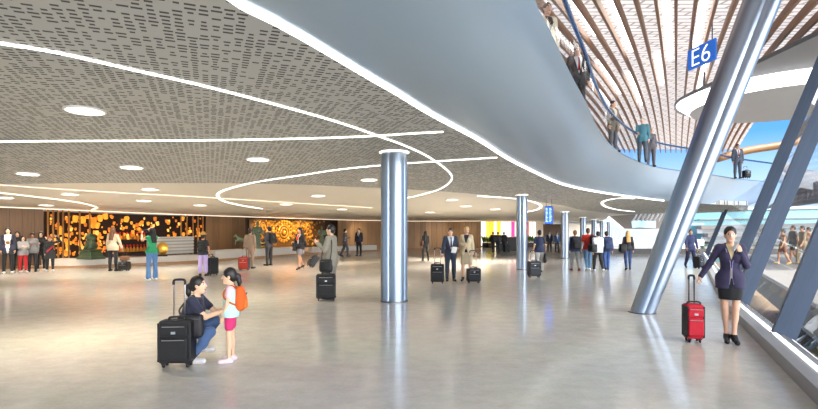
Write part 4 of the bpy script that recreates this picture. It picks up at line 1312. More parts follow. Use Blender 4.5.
# ---------------------------------------------------------------- exhibition wall
wood = wood_mat((74, 52, 30), (120, 88, 54), 'wood_panels', .42)
wood2 = wood_mat((104, 78, 52), (172, 136, 98), 'wood_panels_pale', .5)
wtop = lambda x, y: zc(x, y) + .06
seg = lambda a, b: resample(WALL[a:b + 1], .8)
strip_mesh('wall_left', resample([(-26, 14.5), (-24, 16), (-17.5, 19.8), (-15.75, 21.55)], .8), 0, wtop, wood, 'dark wood panelled wall behind the group of six')
strip_mesh('wall_back', seg(4, 5), 0, wtop, wood, 'dark wood panelled wall between the lantern and gold displays')
strip_mesh('wall_right', resample([(-5.3, 37.1), (-4.5, 38.5), (-2.2, 41.4), (0, 43), (3.2, 43.6), (6.2, 43)], .8), 0, wtop, wood2, 'curved pale wood wall running behind the big column')
strip_mesh('wall_side', [(6.2, 43), (6.25, 47.2)], 0, wtop, wood2, 'short end of the curved wood wall')


def recess(pts, depth, name, label, m):
    P_ = [Vector((p[0], p[1], 0)) for p in pts]; back = []
    for i, p in enumerate(P_):
        d = (P_[min(i + 1, len(P_) - 1)] - P_[max(i - 1, 0)]).normalized(); back.append(p + Vector((-d.y, d.x, 0)) * depth)
    full = [P_[0]] + back + [P_[-1]]
    strip_mesh(name, [(p.x, p.y) for p in full], 0, lambda x, y: zc(x, y) + .12, m, label)
    return P_, back


alc = resample([(-15.75, 21.55), (-15.6, 21.8), (-13.2, 25.2), (-11.3, 27.8)], .6)
A0, A1 = recess(alc, 1.9, 'wall_lantern_niche', 'dark brown back of the lantern niche', mat((44, 24, 11), .7, 0, .3, 1))
alc2 = resample([(-9.8, 29.9), (-9, 31), (-5.3, 37.1)], .6)
B0, B1 = recess(alc2, .55, 'wall_gold_niche', 'dark brown wall behind the gold relief', mat((58, 36, 16), .6, 0, .3, 1))


def along(P_, u):                                  # point and inward normal at fraction u of a plan line
    n = len(P_) - 1; i = min(int(u * n), n - 1); t = u * n - i
    p = P_[i].lerp(P_[i + 1], t); d = (P_[i + 1] - P_[i]).normalized()
    return p, Vector((-d.y, d.x, 0)), d


def u_at_px(P_, px):
    best = min(range(401), key=lambda q: abs(HX + F * along(P_, q / 400)[0].x / along(P_, q / 400)[0].y - px)); return best / 400


# plinth steps in front of the displays
front_px = [(34, 268.0), (60, 268.3), (90, 267.6), (135, 265.6), (178, 263.6), (204, 262), (240, 259.4), (295, 255.6), (345, 252.7), (384, 251)]
fr = catmull([floor_at(*p) for p in front_px], 10)
MB().ribbon([p + Vector((-.6, .45, .1)) for p in fr], 1.6, thick=.1).build('trim_4', mat((172, 134, 96), .45, 0, .1), label='low brown base step along the exhibition wall', kind='structure')


def plinth(name, u0, u1, out_, dep, h, label, z=0.1, m=None, group='pale exhibition plinths'):
    pts = [q for q in fr]; n = len(pts) - 1
    sel = [pts[min(n, max(0, round(n * (u0 + (u1 - u0) * i / 10))))] for i in range(11)]
    o = MB(); rows = []
    for i, p in enumerate(sel):
        d = (sel[min(i + 1, 10)] - sel[max(i - 1, 0)]).normalized(); nn = Vector((-d.y, d.x, 0))
        rows.append([o.bm.verts.new(p + nn * a + Vector((0, 0, b_))) for a, b_ in ((out_, z), (out_, z + h), (out_ + dep, z + h), (out_ + dep, z))])
    for A, B in zip(rows, rows[1:]):
        for q in range(4): o.bm.faces.new((A[q], A[(q + 1) % 4], B[(q + 1) % 4], B[q]))
    o.bm.faces.new(rows[0][::-1]); o.bm.faces.new(rows[-1])
    return o.build(name, m or mat((222, 218, 210), .4, 0, .06), label=label, cat='plinth', group=group)


plinth('plinth', .02, .56, .12, 1.1, .26, 'long low white plinth under the lantern display')
plinth('plinth', .60, .80, .10, 1.0, .42, 'white plinth under the green horse statue')
plinth('plinth', .82, .99, .40, .9, .34, 'white plinth in front of the gold relief')

# louvred white counter
u = u_at_px(fr, 172) if False else None
c0, c1 = at(156, 259, 24.6), at(193, 258, 26.6)
cn = empty('display_counter', ((c0.x + c1.x) / 2, (c0.y + c1.y) / 2, .36), math.atan2(c1.y - c0.y, c1.x - c0.x), 'white slatted counter behind the gold gong', 'counter')
Lc_ = (c1 - c0).length
MB().box((0, .35, .42), (Lc_, .7, .84), bevel=.01).build('body', mat((196, 192, 184), .5, 0, .05), cn)
for q in range(5): MB().box((0, -.03, .09 + q * .165), (Lc_ + .02, .07, .105), bevel=.01).build('slat', mat((236, 234, 228), .4, 0, .04), cn)
MB().box((0, .33, .865), (Lc_ + .06, .8, .05), bevel=.01).build('worktop', mat((236, 234, 228), .35, 0, .04), cn)

# bronze poles of the niche
pole_m = mat((178, 130, 78), .4, .4, .1)
PL = [48, 53, 58, 63, 69, 80, 90, 181, 187, 193, 198, 203]
PN = {48: 'first bronze pole beside the dark wood wall', 53: 'second bronze pole from the dark wood wall', 58: 'third bronze pole from the dark wood wall', 63: 'fourth bronze pole from the dark wood wall', 69: 'fifth bronze pole from the dark wood wall', 80: 'bronze pole just left of the green guardian statue', 90: 'bronze pole rising behind the green guardian statue',
      181: 'bronze pole over the slatted counter', 187: 'bronze pole at the right end of the slatted counter', 193: 'bronze pole just past the slatted counter', 198: 'bronze pole beside the person in the straw hat', 203: 'last bronze pole where the dark wood wall resumes'}
for px in PL:
    p, nn, d = along(A0, u_at_px(A0, px)); zt = zc(p.x, p.y)
    pl = empty('bronze_pole', (p.x, p.y, 0), 0, PN[px], 'pole', 'bronze poles of the lantern niche')
    MB().tube([(0, 0, 0), (0, 0, zt)], .038, 10).build('rod', pole_m, pl, smooth=True)
    MB().lathe([(.075, 0), (.075, .02), (.04, .03)], n=16).build('foot', pole_m, pl)

# paper lanterns floating in the niche
lant_m = []
for c, s in (((252, 164, 48), 1.0), ((240, 136, 30), .8), ((255, 194, 96), 1.25), ((200, 98, 18), .6)):
    m = bpy.data.materials.new('lantern_paper'); m.use_nodes = True; nt = m.node_tree; b = nt.nodes['Principled BSDF']
    nz = nt.nodes.new('ShaderNodeTexNoise'); nz.inputs['Scale'].default_value = 5; tcx = nt.nodes.new('ShaderNodeTexCoord'); nt.links.new(tcx.outputs['Object'], nz.inputs[0])
    rp = nt.nodes.new('ShaderNodeValToRGB'); rp.color_ramp.elements[0].position = .3; rp.color_ramp.elements[1].position = .7
    rp.color_ramp.elements[0].color = tuple(v * .35 for v in lin(c)[:3]) + (1,); rp.color_ramp.elements[1].color = lin(c); nt.links.new(nz.outputs['Fac'], rp.inputs[0])
    nt.links.new(rp.outputs[0], b.inputs['Emission Color']); b.inputs['Emission Strength'].default_value = s; b.inputs['Base Color'].default_value = lin((200, 120, 40))
    lant_m.append(m)


def lantern_mesh(m):
    o = MB(); o.lathe([(.30, 0), (.36, .06), (.44, .55), (.46, .80), (.38, .96), (.12, 1.0)], n=6)
    o.lathe([(.31, -.03), (.31, .03), (.28, .03)], n=6)
    me = bpy.data.meshes.new('paper_lantern'); o.bm.to_mesh(me); o.bm.free(); me.materials.append(m); return me


LMS = [lantern_mesh(m) for m in lant_m]
rnd = random.Random(11)
spots = []
big = [(117, 213, 7), (131, 217, 5), (155, 213, 6.5), (163, 214, 5), (75, 222, 6), (83, 223, 6), (55, 214, 6), (69, 216, 5), (126, 222, 5), (100, 221, 5.5), (106, 219, 5), (60, 234, 6), (94, 224, 6), (97, 228, 5), (180, 215, 4.5), (170, 217, 4.5), (66, 213, 5), (147, 213, 4), (110, 214, 6), (90, 219, 4), (193, 217, 4), (200, 214, 4)]
for b_ in big: spots.append((*b_, rnd.uniform(.2, .9)))
while len(spots) < 700:
    r_ = rnd.random()
    if r_ < .55: px, py = rnd.uniform(50, 116), min(257, 257 - abs(rnd.gauss(0, 15)))
    elif r_ < .82: px, py = rnd.uniform(48, 205), rnd.uniform(211, 238)
    elif r_ < .90: px, py = rnd.uniform(112, 158), rnd.choice((rnd.uniform(224, 231), rnd.uniform(238, 242), rnd.uniform(250, 256)))
    else: px, py = rnd.uniform(168, 205), rnd.uniform(218, 252)
    spots.append((px, py, rnd.choice((1.4, 1.8, 2.2, 2.6, 3.0, 3.6)), rnd.uniform(.25, .97)))
placed = []
for px, py, sz, dep in spots:
    p, nn, d = along(A0, u_at_px(A0, px)); Y = p.y + nn.y * 1.6 * dep
    q = at(px, py, Y); s_ = sz * Y / F * 1.1
    # keep it inside the niche and clear of its neighbours
    ok = q.z > .40 and q.z + s_ < zc(q.x, q.y) - .02
    for p2, s2 in placed:
        if (q - p2).length < (s_ + s2) * .40: ok = False; break
    if not ok: continue
    placed.append((q, s_))
    if len(placed) >= 290: break
    i = rnd.choice((0, 0, 1, 1, 2, 3)) if sz < 4 else rnd.choice((0, 1, 0, 2))
    o = bpy.data.objects.new('paper_lantern', LMS[i]); COL.objects.link(o)
    o.location = q; o.scale = (s_ * .95, s_ * .95, s_); o.rotation_euler = (rnd.uniform(-.25, .25), rnd.uniform(-.25, .25), rnd.uniform(0, 6))
    tag(o, 'glowing amber paper lantern floating in the dark wall niche', 'lantern', 'paper lanterns of the wall niche')

# shelves of little red-topped figures
def fig_mesh():
    o = MB(); o.lathe([(.05, 0), (.075, .03), (.06, .12), (.035, .19), (.02, .21)], n=12); me = bpy.data.meshes.new('robe'); o.bm.to_mesh(me); o.bm.free(); me.materials.append(mat((214, 150, 60), .4, .3, .2, 12)); return me


def top_mesh():
    o = MB(); o.ball((0, 0, .235), (.03, .03, .035), 2); o.lathe([(.045, .25), (.03, .285), (.01, .31)], n=12); me = bpy.data.meshes.new('red_hat'); o.bm.to_mesh(me); o.bm.free(); me.materials.append(mat((226, 40, 22), .5, 0, .1, 12,)); return me


robe, hat_ = fig_mesh(), top_mesh()
for si, (py, nm) in enumerate(((239.5, 'upper'), (252.0, 'lower'))):
    p0, n0, _ = along(A0, u_at_px(A0, 121)); p1, n1, _ = along(A0, u_at_px(A0, 157))
    p0 = p0 + n0 * .9; p1 = p1 + n1 * .9
    z0 = EYE - (py - HY) / F * ((p0.y + p1.y) / 2); mid = (p0 + p1) / 2
    sh = empty('display_shelf', (mid.x, mid.y, z0), math.atan2(p1.y - p0.y, p1.x - p0.x), '%s dark shelf of red-topped figures in the lantern niche' % nm, 'shelf', 'dark shelves in the lantern niche')
    ln = (p1 - p0).length
    MB().box((0, 0, -.025), (ln, .34, .05), bevel=.006).build('board', mat((34, 22, 14), .5, 0, .2), sh)
    for x in (-ln / 2 + .08, ln / 2 - .08): MB().box((x, .12, -.16), (.05, .05, .24)).build('bracket', mat((34, 22, 14), .5, 0, .2), sh)
    for q in range(9):
        x = -ln / 2 + .2 + q * (ln - .4) / 8; w_ = mid + (p1 - p0).normalized() * x
        f_ = empty('figurine', (w_.x, w_.y, z0), 0, 'small golden figurine with a red hat standing on the %s dark shelf' % nm, 'figurine', 'red-hatted figurines on the %s shelf' % nm)
        f_.scale = (1.25, 1.25, 1.25)
        for nm_, me in (('robe', robe), ('red_hat', hat_)):
            c = bpy.data.objects.new(nm_, me); COL.objects.link(c); c.parent = f_

# statues
green = mat((78, 94, 70), .5, .35, .35, 8, key='verdigris')
green2 = mat((112, 128, 104), .5, .25, .3, 8, key='verdigris_pale')
st = empty('guardian_statue', at(91, 262, 21.4) * 1.0, -.4, 'dark green seated guardian statue on a wide stepped base', 'statue')
st.location.z = .36; st.scale = (.70, .70, .70)
o = MB()
rows = []
for z, a_ in ((0, .66), (.16, .62), (.18, .56), (.46, .46), (.52, .52), (.60, .52)):
    rows.append([o.bm.verts.new((sx * a_, sy * a_ * .72, z)) for sx, sy in ((-1, -1), (1, -1), (1, 1), (-1, 1))])
for A, B in zip(rows, rows[1:]):
    for q in range(4): o.bm.faces.new((A[q], A[(q + 1) % 4], B[(q + 1) % 4], B[q]))
o.bm.faces.new(rows[0][::-1]); o.bm.faces.new(rows[-1]); o.build('stone_base', green, st)
G = Field()
G.ell((0, .10, .82), (.30, .28, .24), .1); G.ell((0, .0, 1.06), (.24, .20, .28), .12)
for s_ in (-1, 1):
    G.cap((s_ * .16, -.10, 1.08), (s_ * .17, -.22, .64), .10, .075, .06); G.ell((s_ * .17, -.27, .63), (.085, .12, .055), .03)
    G.ell((s_ * .25, -.05, .72), (.13, .22, .13), .06); G.ell((s_ * .13, -.13, 1.50), (.045, .03, .06), .02)
G.ell((0, -.08, 1.36), (.21, .20, .20), .06); G.ell((0, -.24, 1.30), (.11, .11, .09), .05); G.ell((0, .06, 1.30), (.25, .18, .25), .06)
v, q = G.mesh(.022); mesh_obj('lion_figure', v, q, [green], st)

hs = empty('horse_statue', (*floor_at(244, 259)[:2], .52), 0, 'pale green leaping horse statue on a white plinth', 'statue')
FP = lambda px: min(fr, key=lambda q: abs(HX + F * q.x / q.y - px))
P0 = FP(247); hs.location = (P0.x - .35, P0.y + .62, .52)
MB().box((0, 0, .03), (.7, .3, .06), bevel=.015).build('bronze_base', green2, hs)
G = Field()
G.cap((-.26, 0, .62), (.22, 0, .74), .125, .14, .06); G.cap((.26, 0, .80), (.44, 0, 1.02), .10, .065, .06); G.cap((.44, 0, 1.04), (.60, 0, .94), .065, .04, .03)
for s_ in (-1, 1):
    G.cap((.46, s_ * .035, 1.08), (.44, s_ * .04, 1.15), .02, .008, .01)
    G.cap((-.28, s_ * .07, .58), (-.42, s_ * .07, .36), .075, .04, .04); G.cap((-.42, s_ * .07, .36), (-.26 + s_ * .05, s_ * .07, .06), .04, .03, .02)
    G.cap((.24, s_ * .07, .68), (.48, s_ * .07, .62 + s_ * .06), .06, .038, .04); G.cap((.48, s_ * .07, .62 + s_ * .06), (.50, s_ * .07, .38 + s_ * .06), .036, .026, .02)
G.cap((-.36, 0, .68), (-.62, 0, .78), .04, .05, .03); G.cap((-.62, 0, .78), (-.84, 0, .62), .05, .015, .03)
v, q = G.mesh(.018); mesh_obj('horse_figure', v, q, [green2], hs)
hs.rotation_euler = (0, 0, math.radians(200)); hs.scale = (.75, .75, .75)

for frac, lab, sc_ in ((262, 'pale green warrior statue on the plinth behind the man in the brown suit', 1.05), (326, 'pale green robed statue on the plinth behind the walking woman with a bag', .95)):
    P0 = FP(frac)
    wz = .52 if frac < 300 else .44
    ws = empty('warrior_statue', (P0.x - .38, P0.y + .5, wz), math.radians(200), lab, 'statue', 'standing green statues')
    ws.scale = (sc_, sc_, sc_)
    MB().box((0, 0, .04), (.46, .40, .08), bevel=.01).build('stone_base', green2, ws)
    G = Field()
    G.cap((0, 0, .14), (0, 0, .72), .20, .15, .06); G.ell((0, 0, .95), (.19, .13, .26), .08); G.cap((-.19, 0, 1.12), (.19, 0, 1.12), .07, .07, .06); G.ell((0, .0, 1.34), (.085, .10, .115), .03); G.ell((0, -.02, 1.46), (.05, .05, .05), .03); G.cap((0, 0, 1.15), (0, 0, 1.3), .055, .05, .03)
    for s_ in (-1, 1): G.cap((s_ * .22, 0, 1.10), (s_ * .26, .02, .86), .065, .055, .04); G.cap((s_ * .26, .02, .86), (s_ * .10, .16, .84), .055, .045, .03)
    v, q = G.mesh(.02); mesh_obj('figure', v, q, [green2], ws)

# gold gong on its dark stand
gg = empty('gold_gong', (0, 0, 0), 0, 'golden gong on a dark red stand before the slatted counter', 'gong')
p = at(162.5, 262.0, 23.6); gg.location = (p.x, p.y, .36); gg.rotation_euler = (0, 0, .25); gg.scale = (.66, .66, .78)
gold = mat((236, 186, 84), .28, .85, .1, 6, key='gold')
MB().box((0, 0, .05), (.62, .34, .10), bevel=.02).build('stand', mat((70, 22, 16), .5, 0, .1), gg)
mt = Matrix.Rotation(math.pi / 2, 3, 'X')
MB().lathe([(.02, -.12), (.20, -.11), (.33, -.05), (.35, 0), (.33, .05), (.20, .11), (.02, .12)], (0, 0, .47), 36, mt).build('disc', gold, gg, smooth=True)
MB().lathe([(.33, -.03), (.375, -.02), (.375, .02), (.33, .03)], (0, 0, .47), 36, mt).build('rim', gold, gg, smooth=True)
for x in (-.2, .2): MB().tube([(x, .0, .09), (x * .8, 0, .22)], .03, 8).build('foot', gold, gg, smooth=True)

# low dark exhibit stands
for px, py, Y, lab in ((107, 262.5, 22.6, 'small dark pedestal stand beside the woman with long fair hair'), (150, 261.5, 23.6, 'small dark pedestal stand beside the woman in the green top')):
    p = at(px, py, Y)
    ps = empty('pedestal_stand', (p.x, p.y, .36), .3, lab, 'stand', 'dark pedestal stands')
    MB().box((0, 0, .03), (.42, .3, .06), bevel=.01).build('foot', mat((40, 20, 14), .5, 0, .1), ps)
    MB().tube([(0, 0, .05), (0, 0, .95)], .035, 10).build('post', mat((40, 20, 14), .5, 0, .1), ps)
    MB().box((0, -.03, .98), (.34, .24, .04), bevel=.01).build('reading_board', mat((52, 30, 20), .5, 0, .1), ps)

# golden relief of scrolls and discs
rl = empty('gold_relief', (0, 0, 0), 0, 'large symmetrical gold relief of scrolls and rings in the wall niche', 'relief')
p0, n0, d0 = along(B1, .34); zt = zc(p0.x, p0.y) - .08
rl.location = (p0.x, p0.y, 0); pe = along(B1, .80)[0]; ps_ = along(B1, .02)[0]
dv = (pe - ps_).normalized(); rl.rotation_euler = (0, 0, math.atan2(dv.y, dv.x))
goldr = mat((206, 146, 52), .38, .55, .35, 5, key='gold_relief')
W0, W1 = -2.3, 4.6
MB().box(((W0 + W1) / 2, -.06, zt / 2 + .2), (W1 - W0, .06, zt - .5)).build('backing', mat((96, 62, 26), .5, .2, .35, 3), rl)
def relief(name, cx, cz, s_, seed):
    g_ = random.Random(seed); o = MB()
    for k in range(16):
        t = math.pi * 2 * k / 16; o.ball((cx + s_ * .98 * math.cos(t), -.12, cz + s_ * .98 * math.sin(t)), s_ * .16, 1)
    for r_, w_ in ((.78, .07), (.5, .08)):
        ring = [(cx + s_ * r_ * math.cos(2 * math.pi * k / 24), -.13, cz + s_ * r_ * math.sin(2 * math.pi * k / 24)) for k in range(25)]
        o.tube(ring, s_ * w_, 6, False)
    o.ball((cx, -.13, cz), (s_ * .25, .1, s_ * .25), 2)
    return o.build(name, goldr, rl, smooth=True)
relief('central_medallion', .55, 1.42, .62, 1)
def scroll(cx, cz, s_, sg, o):
    pts = []
    for k in range(22):
        t = k / 21 * 2.2 * math.pi; r_ = s_ * (1 - k / 26); pts.append((cx + sg * r_ * math.cos(t), -.12, cz + r_ * math.sin(t)))
    o.tube(pts, [s_ * .20 * (1 - k / 30) for k in range(22)], 7)
for sg in (-1, 1):
    o = MB(); g_ = random.Random(5)
    for k in range(26): scroll(.55 + sg * g_.uniform(.75, 2.3), g_.uniform(.6, zt - .2), g_.uniform(.12, .27), sg, o)
    for k in range(60): o.ball((.55 + sg * g_.uniform(.7, 2.5), -.11, g_.uniform(.55, zt - .12)), g_.uniform(.03, .09), 1)
    o.build('scroll_panel', goldr, rl, smooth=True)
o = MB()
for k in range(13):
    t = math.pi * k / 12; o.ball((.55 + .95 * math.cos(t), -.12, 1.5 + .68 * math.sin(t)), .13, 1)
o.build('arch', goldr, rl, smooth=True)
g_ = random.Random(9)
for k in range(44): MB().ball((g_.uniform(2.9, W1 - .1), -.10, g_.uniform(.5, zt - .1)), g_.uniform(.05, .13), 1).build('petal', goldr, rl, smooth=True)
for x, e in ((-1.2, 45), (.6, 70), (2.4, 45)):  # fill spots added to light the gold, with no fixture there
    ld = bpy.data.lights.new('relief_fill', 'SPOT'); ld.energy = e * 4.0; ld.color = (1, .76, .42); ld.spot_size = 1.7; ld.spot_blend = .8; ld.shadow_soft_size = .15
    lo = bpy.data.objects.new('relief_fill', ld); COL.objects.link(lo); lo.parent = rl; lo.location = (x, -1.5, zt - .05)
    lo.rotation_euler = (math.radians(52), 0, 0)
# warm fill spots without fixtures, brightening the panelled walls
for px, Y, e in ((20, 19.5, 22), (225, 27, 30), (365, 38, 45), (440, 41.6, 50), (470, 41.2, 40)):
    p = at(px, 240, Y); ld = bpy.data.lights.new('wall_fill', 'SPOT'); ld.energy = e * 2; ld.color = (1, .80, .56); ld.spot_size = 2.0; ld.spot_blend = .9; ld.shadow_soft_size = .2
    lo = bpy.data.objects.new('wall_fill', ld); COL.objects.link(lo); lo.location = (p.x, p.y, zc(p.x, p.y) - .06); lo.rotation_euler = (math.radians(40), 0, math.radians(30) if px < 400 else 0)

# ---------------------------------------------------------------- far end: lit colour panels, planters, counter, far wall
strip_mesh('wall_far', resample([(6.25, 47.2), (13.2, 49.2), (13.4, 60), (30, 76)], 1.5), 0, wtop, mat((226, 214, 196), .5, 0, .05, .4), 'pale far wall behind the coloured panels')
PC = [((250, 248, 240), 1.1), ((246, 242, 234), 1.0), ((214, 196, 60), 1.1), ((236, 182, 24), 1.2), ((250, 236, 200), 1.1), ((240, 196, 40), 1.2), ((244, 240, 232), 1.0), ((250, 246, 238), 1.0), ((248, 236, 236), 1.0), ((214, 60, 150), 1.0), ((244, 240, 236), 1.0), ((226, 150, 30), 1.1), ((248, 244, 236), 1.0), ((190, 60, 40), .9), ((244, 242, 236), 1.0), ((248, 246, 240), 1.0)]
PNAM = ['white', 'white', 'lime yellow', 'amber', 'cream', 'golden yellow', 'white', 'white', 'pinkish white', 'magenta', 'white', 'orange', 'white', 'brick red', 'white', 'white']
for i, ((c, s_), nm) in enumerate(zip(PC, PNAM)):
    px = 481 + i * 3.55; Y = 46.2 + i * .12; x = (px - HX) / F * Y
    cat_ = 'light box'; uniq = PNAM.count(nm) == 1
    lp = empty('light_box', (x, Y, 0), .2, ('tall lit %s panel standing at the far end of the hall' % nm), cat_, 'tall lit panels at the far end')
    MB().box((0, 0, .06), (.30, .3, .12)).build('foot', mat((70, 70, 72), .5, .2, .05), lp)
    MB().box((0, 0, 1.22), (.255, .08, 2.2), bevel=.01).build('lit_face', emissive(c, s_ * .8), lp)
leafm = mat((70, 128, 44), .6, 0, .4, 6, key='leaf')
def planter(px, py, Y, w, lab):
    p = at(px, py, Y); r = empty('planter', (p.x, p.y, 0), 0, lab, 'planter', 'leafy planters before the lit panels')
    MB().box((0, 0, .2), (w, .4, .4), bevel=.03).build('trough', mat((64, 60, 58), .6, 0, .1), r)
    MB().box((0, 0, .40), (w - .06, .34, .03)).build('soil', mat((50, 38, 28), .9, 0, .2), r)
    o = MB(); g_ = random.Random(int(px))
    for k in range(int(90 * w)):
        b0 = Vector((g_.uniform(-w / 2, w / 2), g_.uniform(-.15, .15), .4)); tip = b0 + Vector((g_.uniform(-.2, .2), g_.uniform(-.2, .2), g_.uniform(.25, .75))); sd = Vector((g_.uniform(-1, 1), g_.uniform(-1, 1), 0)).normalized() * .05; m_ = b0.lerp(tip, .55) + Vector((0, 0, .05))
        o.quad(b0, m_ + sd, tip, m_ - sd)
    o.build('foliage', leafm, r)
planter(485.5, 248, 44.6, .55, 'leafy green planter at the end of the curved wood wall')
planter(491.5, 248.5, 44.3, .55, 'leafy green planter in front of the lime yellow panel')
planter(515, 248, 44.6, 1.3, 'low leafy planter behind the dark counter')
planter(528, 247, 45.5, 1.0, 'leafy planter right of the second metal column')
dc = empty('service_counter', (*floor_at(512, 250.6)[:2], 0), 0, 'dark counter beside the three people at the far panels', 'counter')
MB().box((0, 0, .5), (2.3, .6, 1.0), bevel=.02).build('body', mat((46, 44, 46), .5, 0, .1), dc); MB().box((0, 0, 1.02), (2.4, .7, .05), bevel=.01).build('worktop', mat((90, 88, 88), .3, 0, .05), dc)
wb = at(545, 240, 52)
MB().box((wb.x, 52, 1.1), (4.2, .25, 2.1)).build('wall_partition', wood, label='brown partition wall behind the three standing staff', kind='structure')

# lattice fence and folded soffit far off to the right
lf = empty('lattice_screen', (18.5, 50, 0), 0, 'white slanted lattice screen along the far side of the hall', 'screen')
for k in range(26):
    x = k * .42 - .6
    MB().box((x, 0, 1.05), (.09, .09, 2.2), M=Matrix.Shear('XY', 4, (.35, 0)) if False else None).build('slat', mat((226, 230, 236), .4, 0, .04), lf).rotation_euler = (0, .28, 0)
MB().box((5, .05, .30), (12, .14, .6)).build('low_wall', mat((206, 204, 200), .5, 0, .05), lf)
MB().box((5, .03, 2.15), (12, .12, .12)).build('top_rail', mat((170, 178, 190), .4, .3, .04), lf)
fs = empty('folded_soffit', at(622, 228.6, 42), 0, 'grey folded soffit with struts beyond the low ceiling', 'soffit')
o = fs.location.copy()
pts_ = [at(605, 214, 35.5) - o, at(622.6, 228.6, 42) - o, at(655, 229.2, 44) - o, at(672, 226.5, 44) - o, at(672, 211.5, 36) - o, at(640, 211.5, 35) - o]
sm_ = MB(); a_ = [sm_.bm.verts.new(p) for p in pts_]; sm_.bm.faces.new(a_)
bmesh.ops.triangulate(sm_.bm, faces=sm_.bm.faces[:]); bmesh.ops.solidify(sm_.bm, geom=sm_.bm.faces[:], thickness=.12)
sm_.build('soffit_panel', mat((128, 120, 114), .5, 0, .06, .5), fs)
MB().tube([pts_[0] + Vector((0, -.06, -.03)), pts_[1] + Vector((0, -.06, -.03))], .06, 8).build('edge_light', emissive((255, 253, 248), 2.2), fs)
for k in range(9):
    a0 = at(633 + k * 4.2, 221, 34) - o; b0 = at(638.5 + k * 4.2, 211.6, 34) - o
    MB().tube([a0, b0], .055, 6).build('strut', mat((232, 234, 238), .4, 0, 0), fs)
MB().ribbon([at(632, 224.5, 34) - o, at(640, 223.8, 34) - o, at(656, 224.6, 34) - o], .5, (0, -1, 0), .05).build('skylight', mat((170, 214, 236), .1, .1, .1), fs)

# hanging flight information screen
p = at(549, 206.2, 22); fd = empty('flight_display', (p.x, p.y, p.z), 0, 'narrow blue flight information screen hanging from the ceiling', 'screen')
fd.rotation_euler = (0, 0, -.35)
MB().box((0, 0, -.40), (.34, .14, .80), bevel=.015).build('housing', mat((60, 66, 78), .4, .4, .05), fd)
MB().box((0, -.074, -.40), (.30, .008, .74)).build('display_face', emissive((34, 84, 214), 1.2), fd)
o = MB(); g_ = random.Random(3)
for c_ in (-.075, .075):
    for k in range(11):
        w_ = g_.uniform(.06, .11); o.box((c_ - .06 + w_ / 2, -.080, -.10 - k * .058), (w_, .004, .022))
o.build('text_rows', emissive((190, 220, 255), 1.0), fd)
for x in (-.12, .12): MB().tube([(x, 0, 0), (x, 0, zc(p.x, p.y) - p.z)], .012, 6).build('hanger_rod', mat((80, 84, 90), .4, .6, 0), fd)
# ---------------------------------------------------------------- the people of the hall
D = math.radians


def PF(px, fy, top, z=0.0, Y=None):                # place and height of someone whose feet show at (px, fy) and whose head tops out at row `top`
    if Y is None: Y = (EYE - z) * F / (fy - HY)
    return Vector(((px - HX) / F * Y, Y, z)), (fy - top) / F * Y


def trou(col, **k): return dict(kind='trousers', col=col, **k)


def jacket(col, hem=-.10, v=(.20, .085), g=.018, **k): return dict(name='jacket', col=col, g=g, hem=hem, low=True, v=v, sleeve=k.pop('sleeve', .96), collar=k.pop('collar', .012), neck=k.pop('neck', .575), **k)


def shirt(col, name='shirt', **k):
    k.setdefault('g', .005); return dict(name=name, col=col, **k)


def tee(col, name='t_shirt', sleeve=.28, hem=-.06, g=.014, **k): return dict(name=name, col=col, sleeve=sleeve, hem=hem, g=g, low=True, **k)


def hoodie(col, name='hooded_top', hem=-.08, g=.015, sleeve=.97, **k): return dict(name=name, col=col, sleeve=sleeve, hem=hem, g=g, low=True, collar=.03, neck=.585, **k)


BLK, NAVY, CHAR = (24, 24, 27), (30, 36, 58), (52, 54, 60)
JEAN = (66, 92, 134); DJEAN = (44, 58, 92)
white_shoe = ((226, 226, 224), False); black_shoe = ((22, 20, 20), False); heel = ((20, 18, 20), True)

# --- mother crouching to her daughter
mo, mr = make_person((-2.83, 6.27, 0), D(-88), 'crouching woman in a navy t-shirt and jeans reaching out to a small girl', 1.58, True,
    pose=dict(legL=((-.06, .80, .30), (-.02, -.52, -.86)), legR=((.12, .93, .10), (.04, -.58, -.80)), flat=True, head_free=True,
              armL=((-.02, .66, -.62), (.10, .95, .30)), armR=((.04, .60, -.70), (.0, .95, .32))),
    lean=.36, head=(0, .05), skin='asian', hair='pony', hair_col=(28, 22, 22), curl=(.5, .6),
    bottom=trou(JEAN, g=.012, waist=.12), top=[tee((34, 36, 60), sleeve=.30, hem=-.02, neck=.555)], shoes=((206, 204, 206), False))
make_shoulder_bag(mo, mr, 'black shoulder bag hanging from the crouching woman in navy', (26, 25, 30), 'R', w=.30, h=.28, d=.10, drop=.13, y=.20)
gi_, gr = make_person((-2.22, 6.22, 0), D(104), 'small girl in pink shorts and a pale top carrying an orange backpack', 1.11, True, True,
    pose=dict(armL=((-.10, .18, -1), (.10, .30, -1)), armR=((.10, .02, -1), (.02, .16, -1)), legL=((-.03, .05, -1), (0, 0, -1)), legR=((.03, -.03, -1), (0, -.04, -1))),
    head=(0, -.06), skin='asian', hair='fringe', hair_col=(30, 24, 24), curl=(.5, .5),
    bottom=dict(kind='shorts', col=(206, 44, 108), g=.016, upto=.27, waist=.14), top=[tee((244, 196, 208), 't_shirt', .22, .06, .010), dict(name='vest_top', col=(184, 226, 220), sleeve=0, g=.017, hem=-.04, low=True, neck=.51)], shoes=((232, 206, 214), False))
make_backpack(gi_, gr, 'orange backpack worn by the small girl', (226, 96, 30), (236, 112, 34), w=.22, h=.31, d=.10, z=.31, y=-.175)
sc = make_suitcase((-2.78, 6.00, 0), D(4), 'black soft suitcase with raised handle behind the crouching woman', .38, .20, .51, (22, 22, 25), .46, hw=.065)

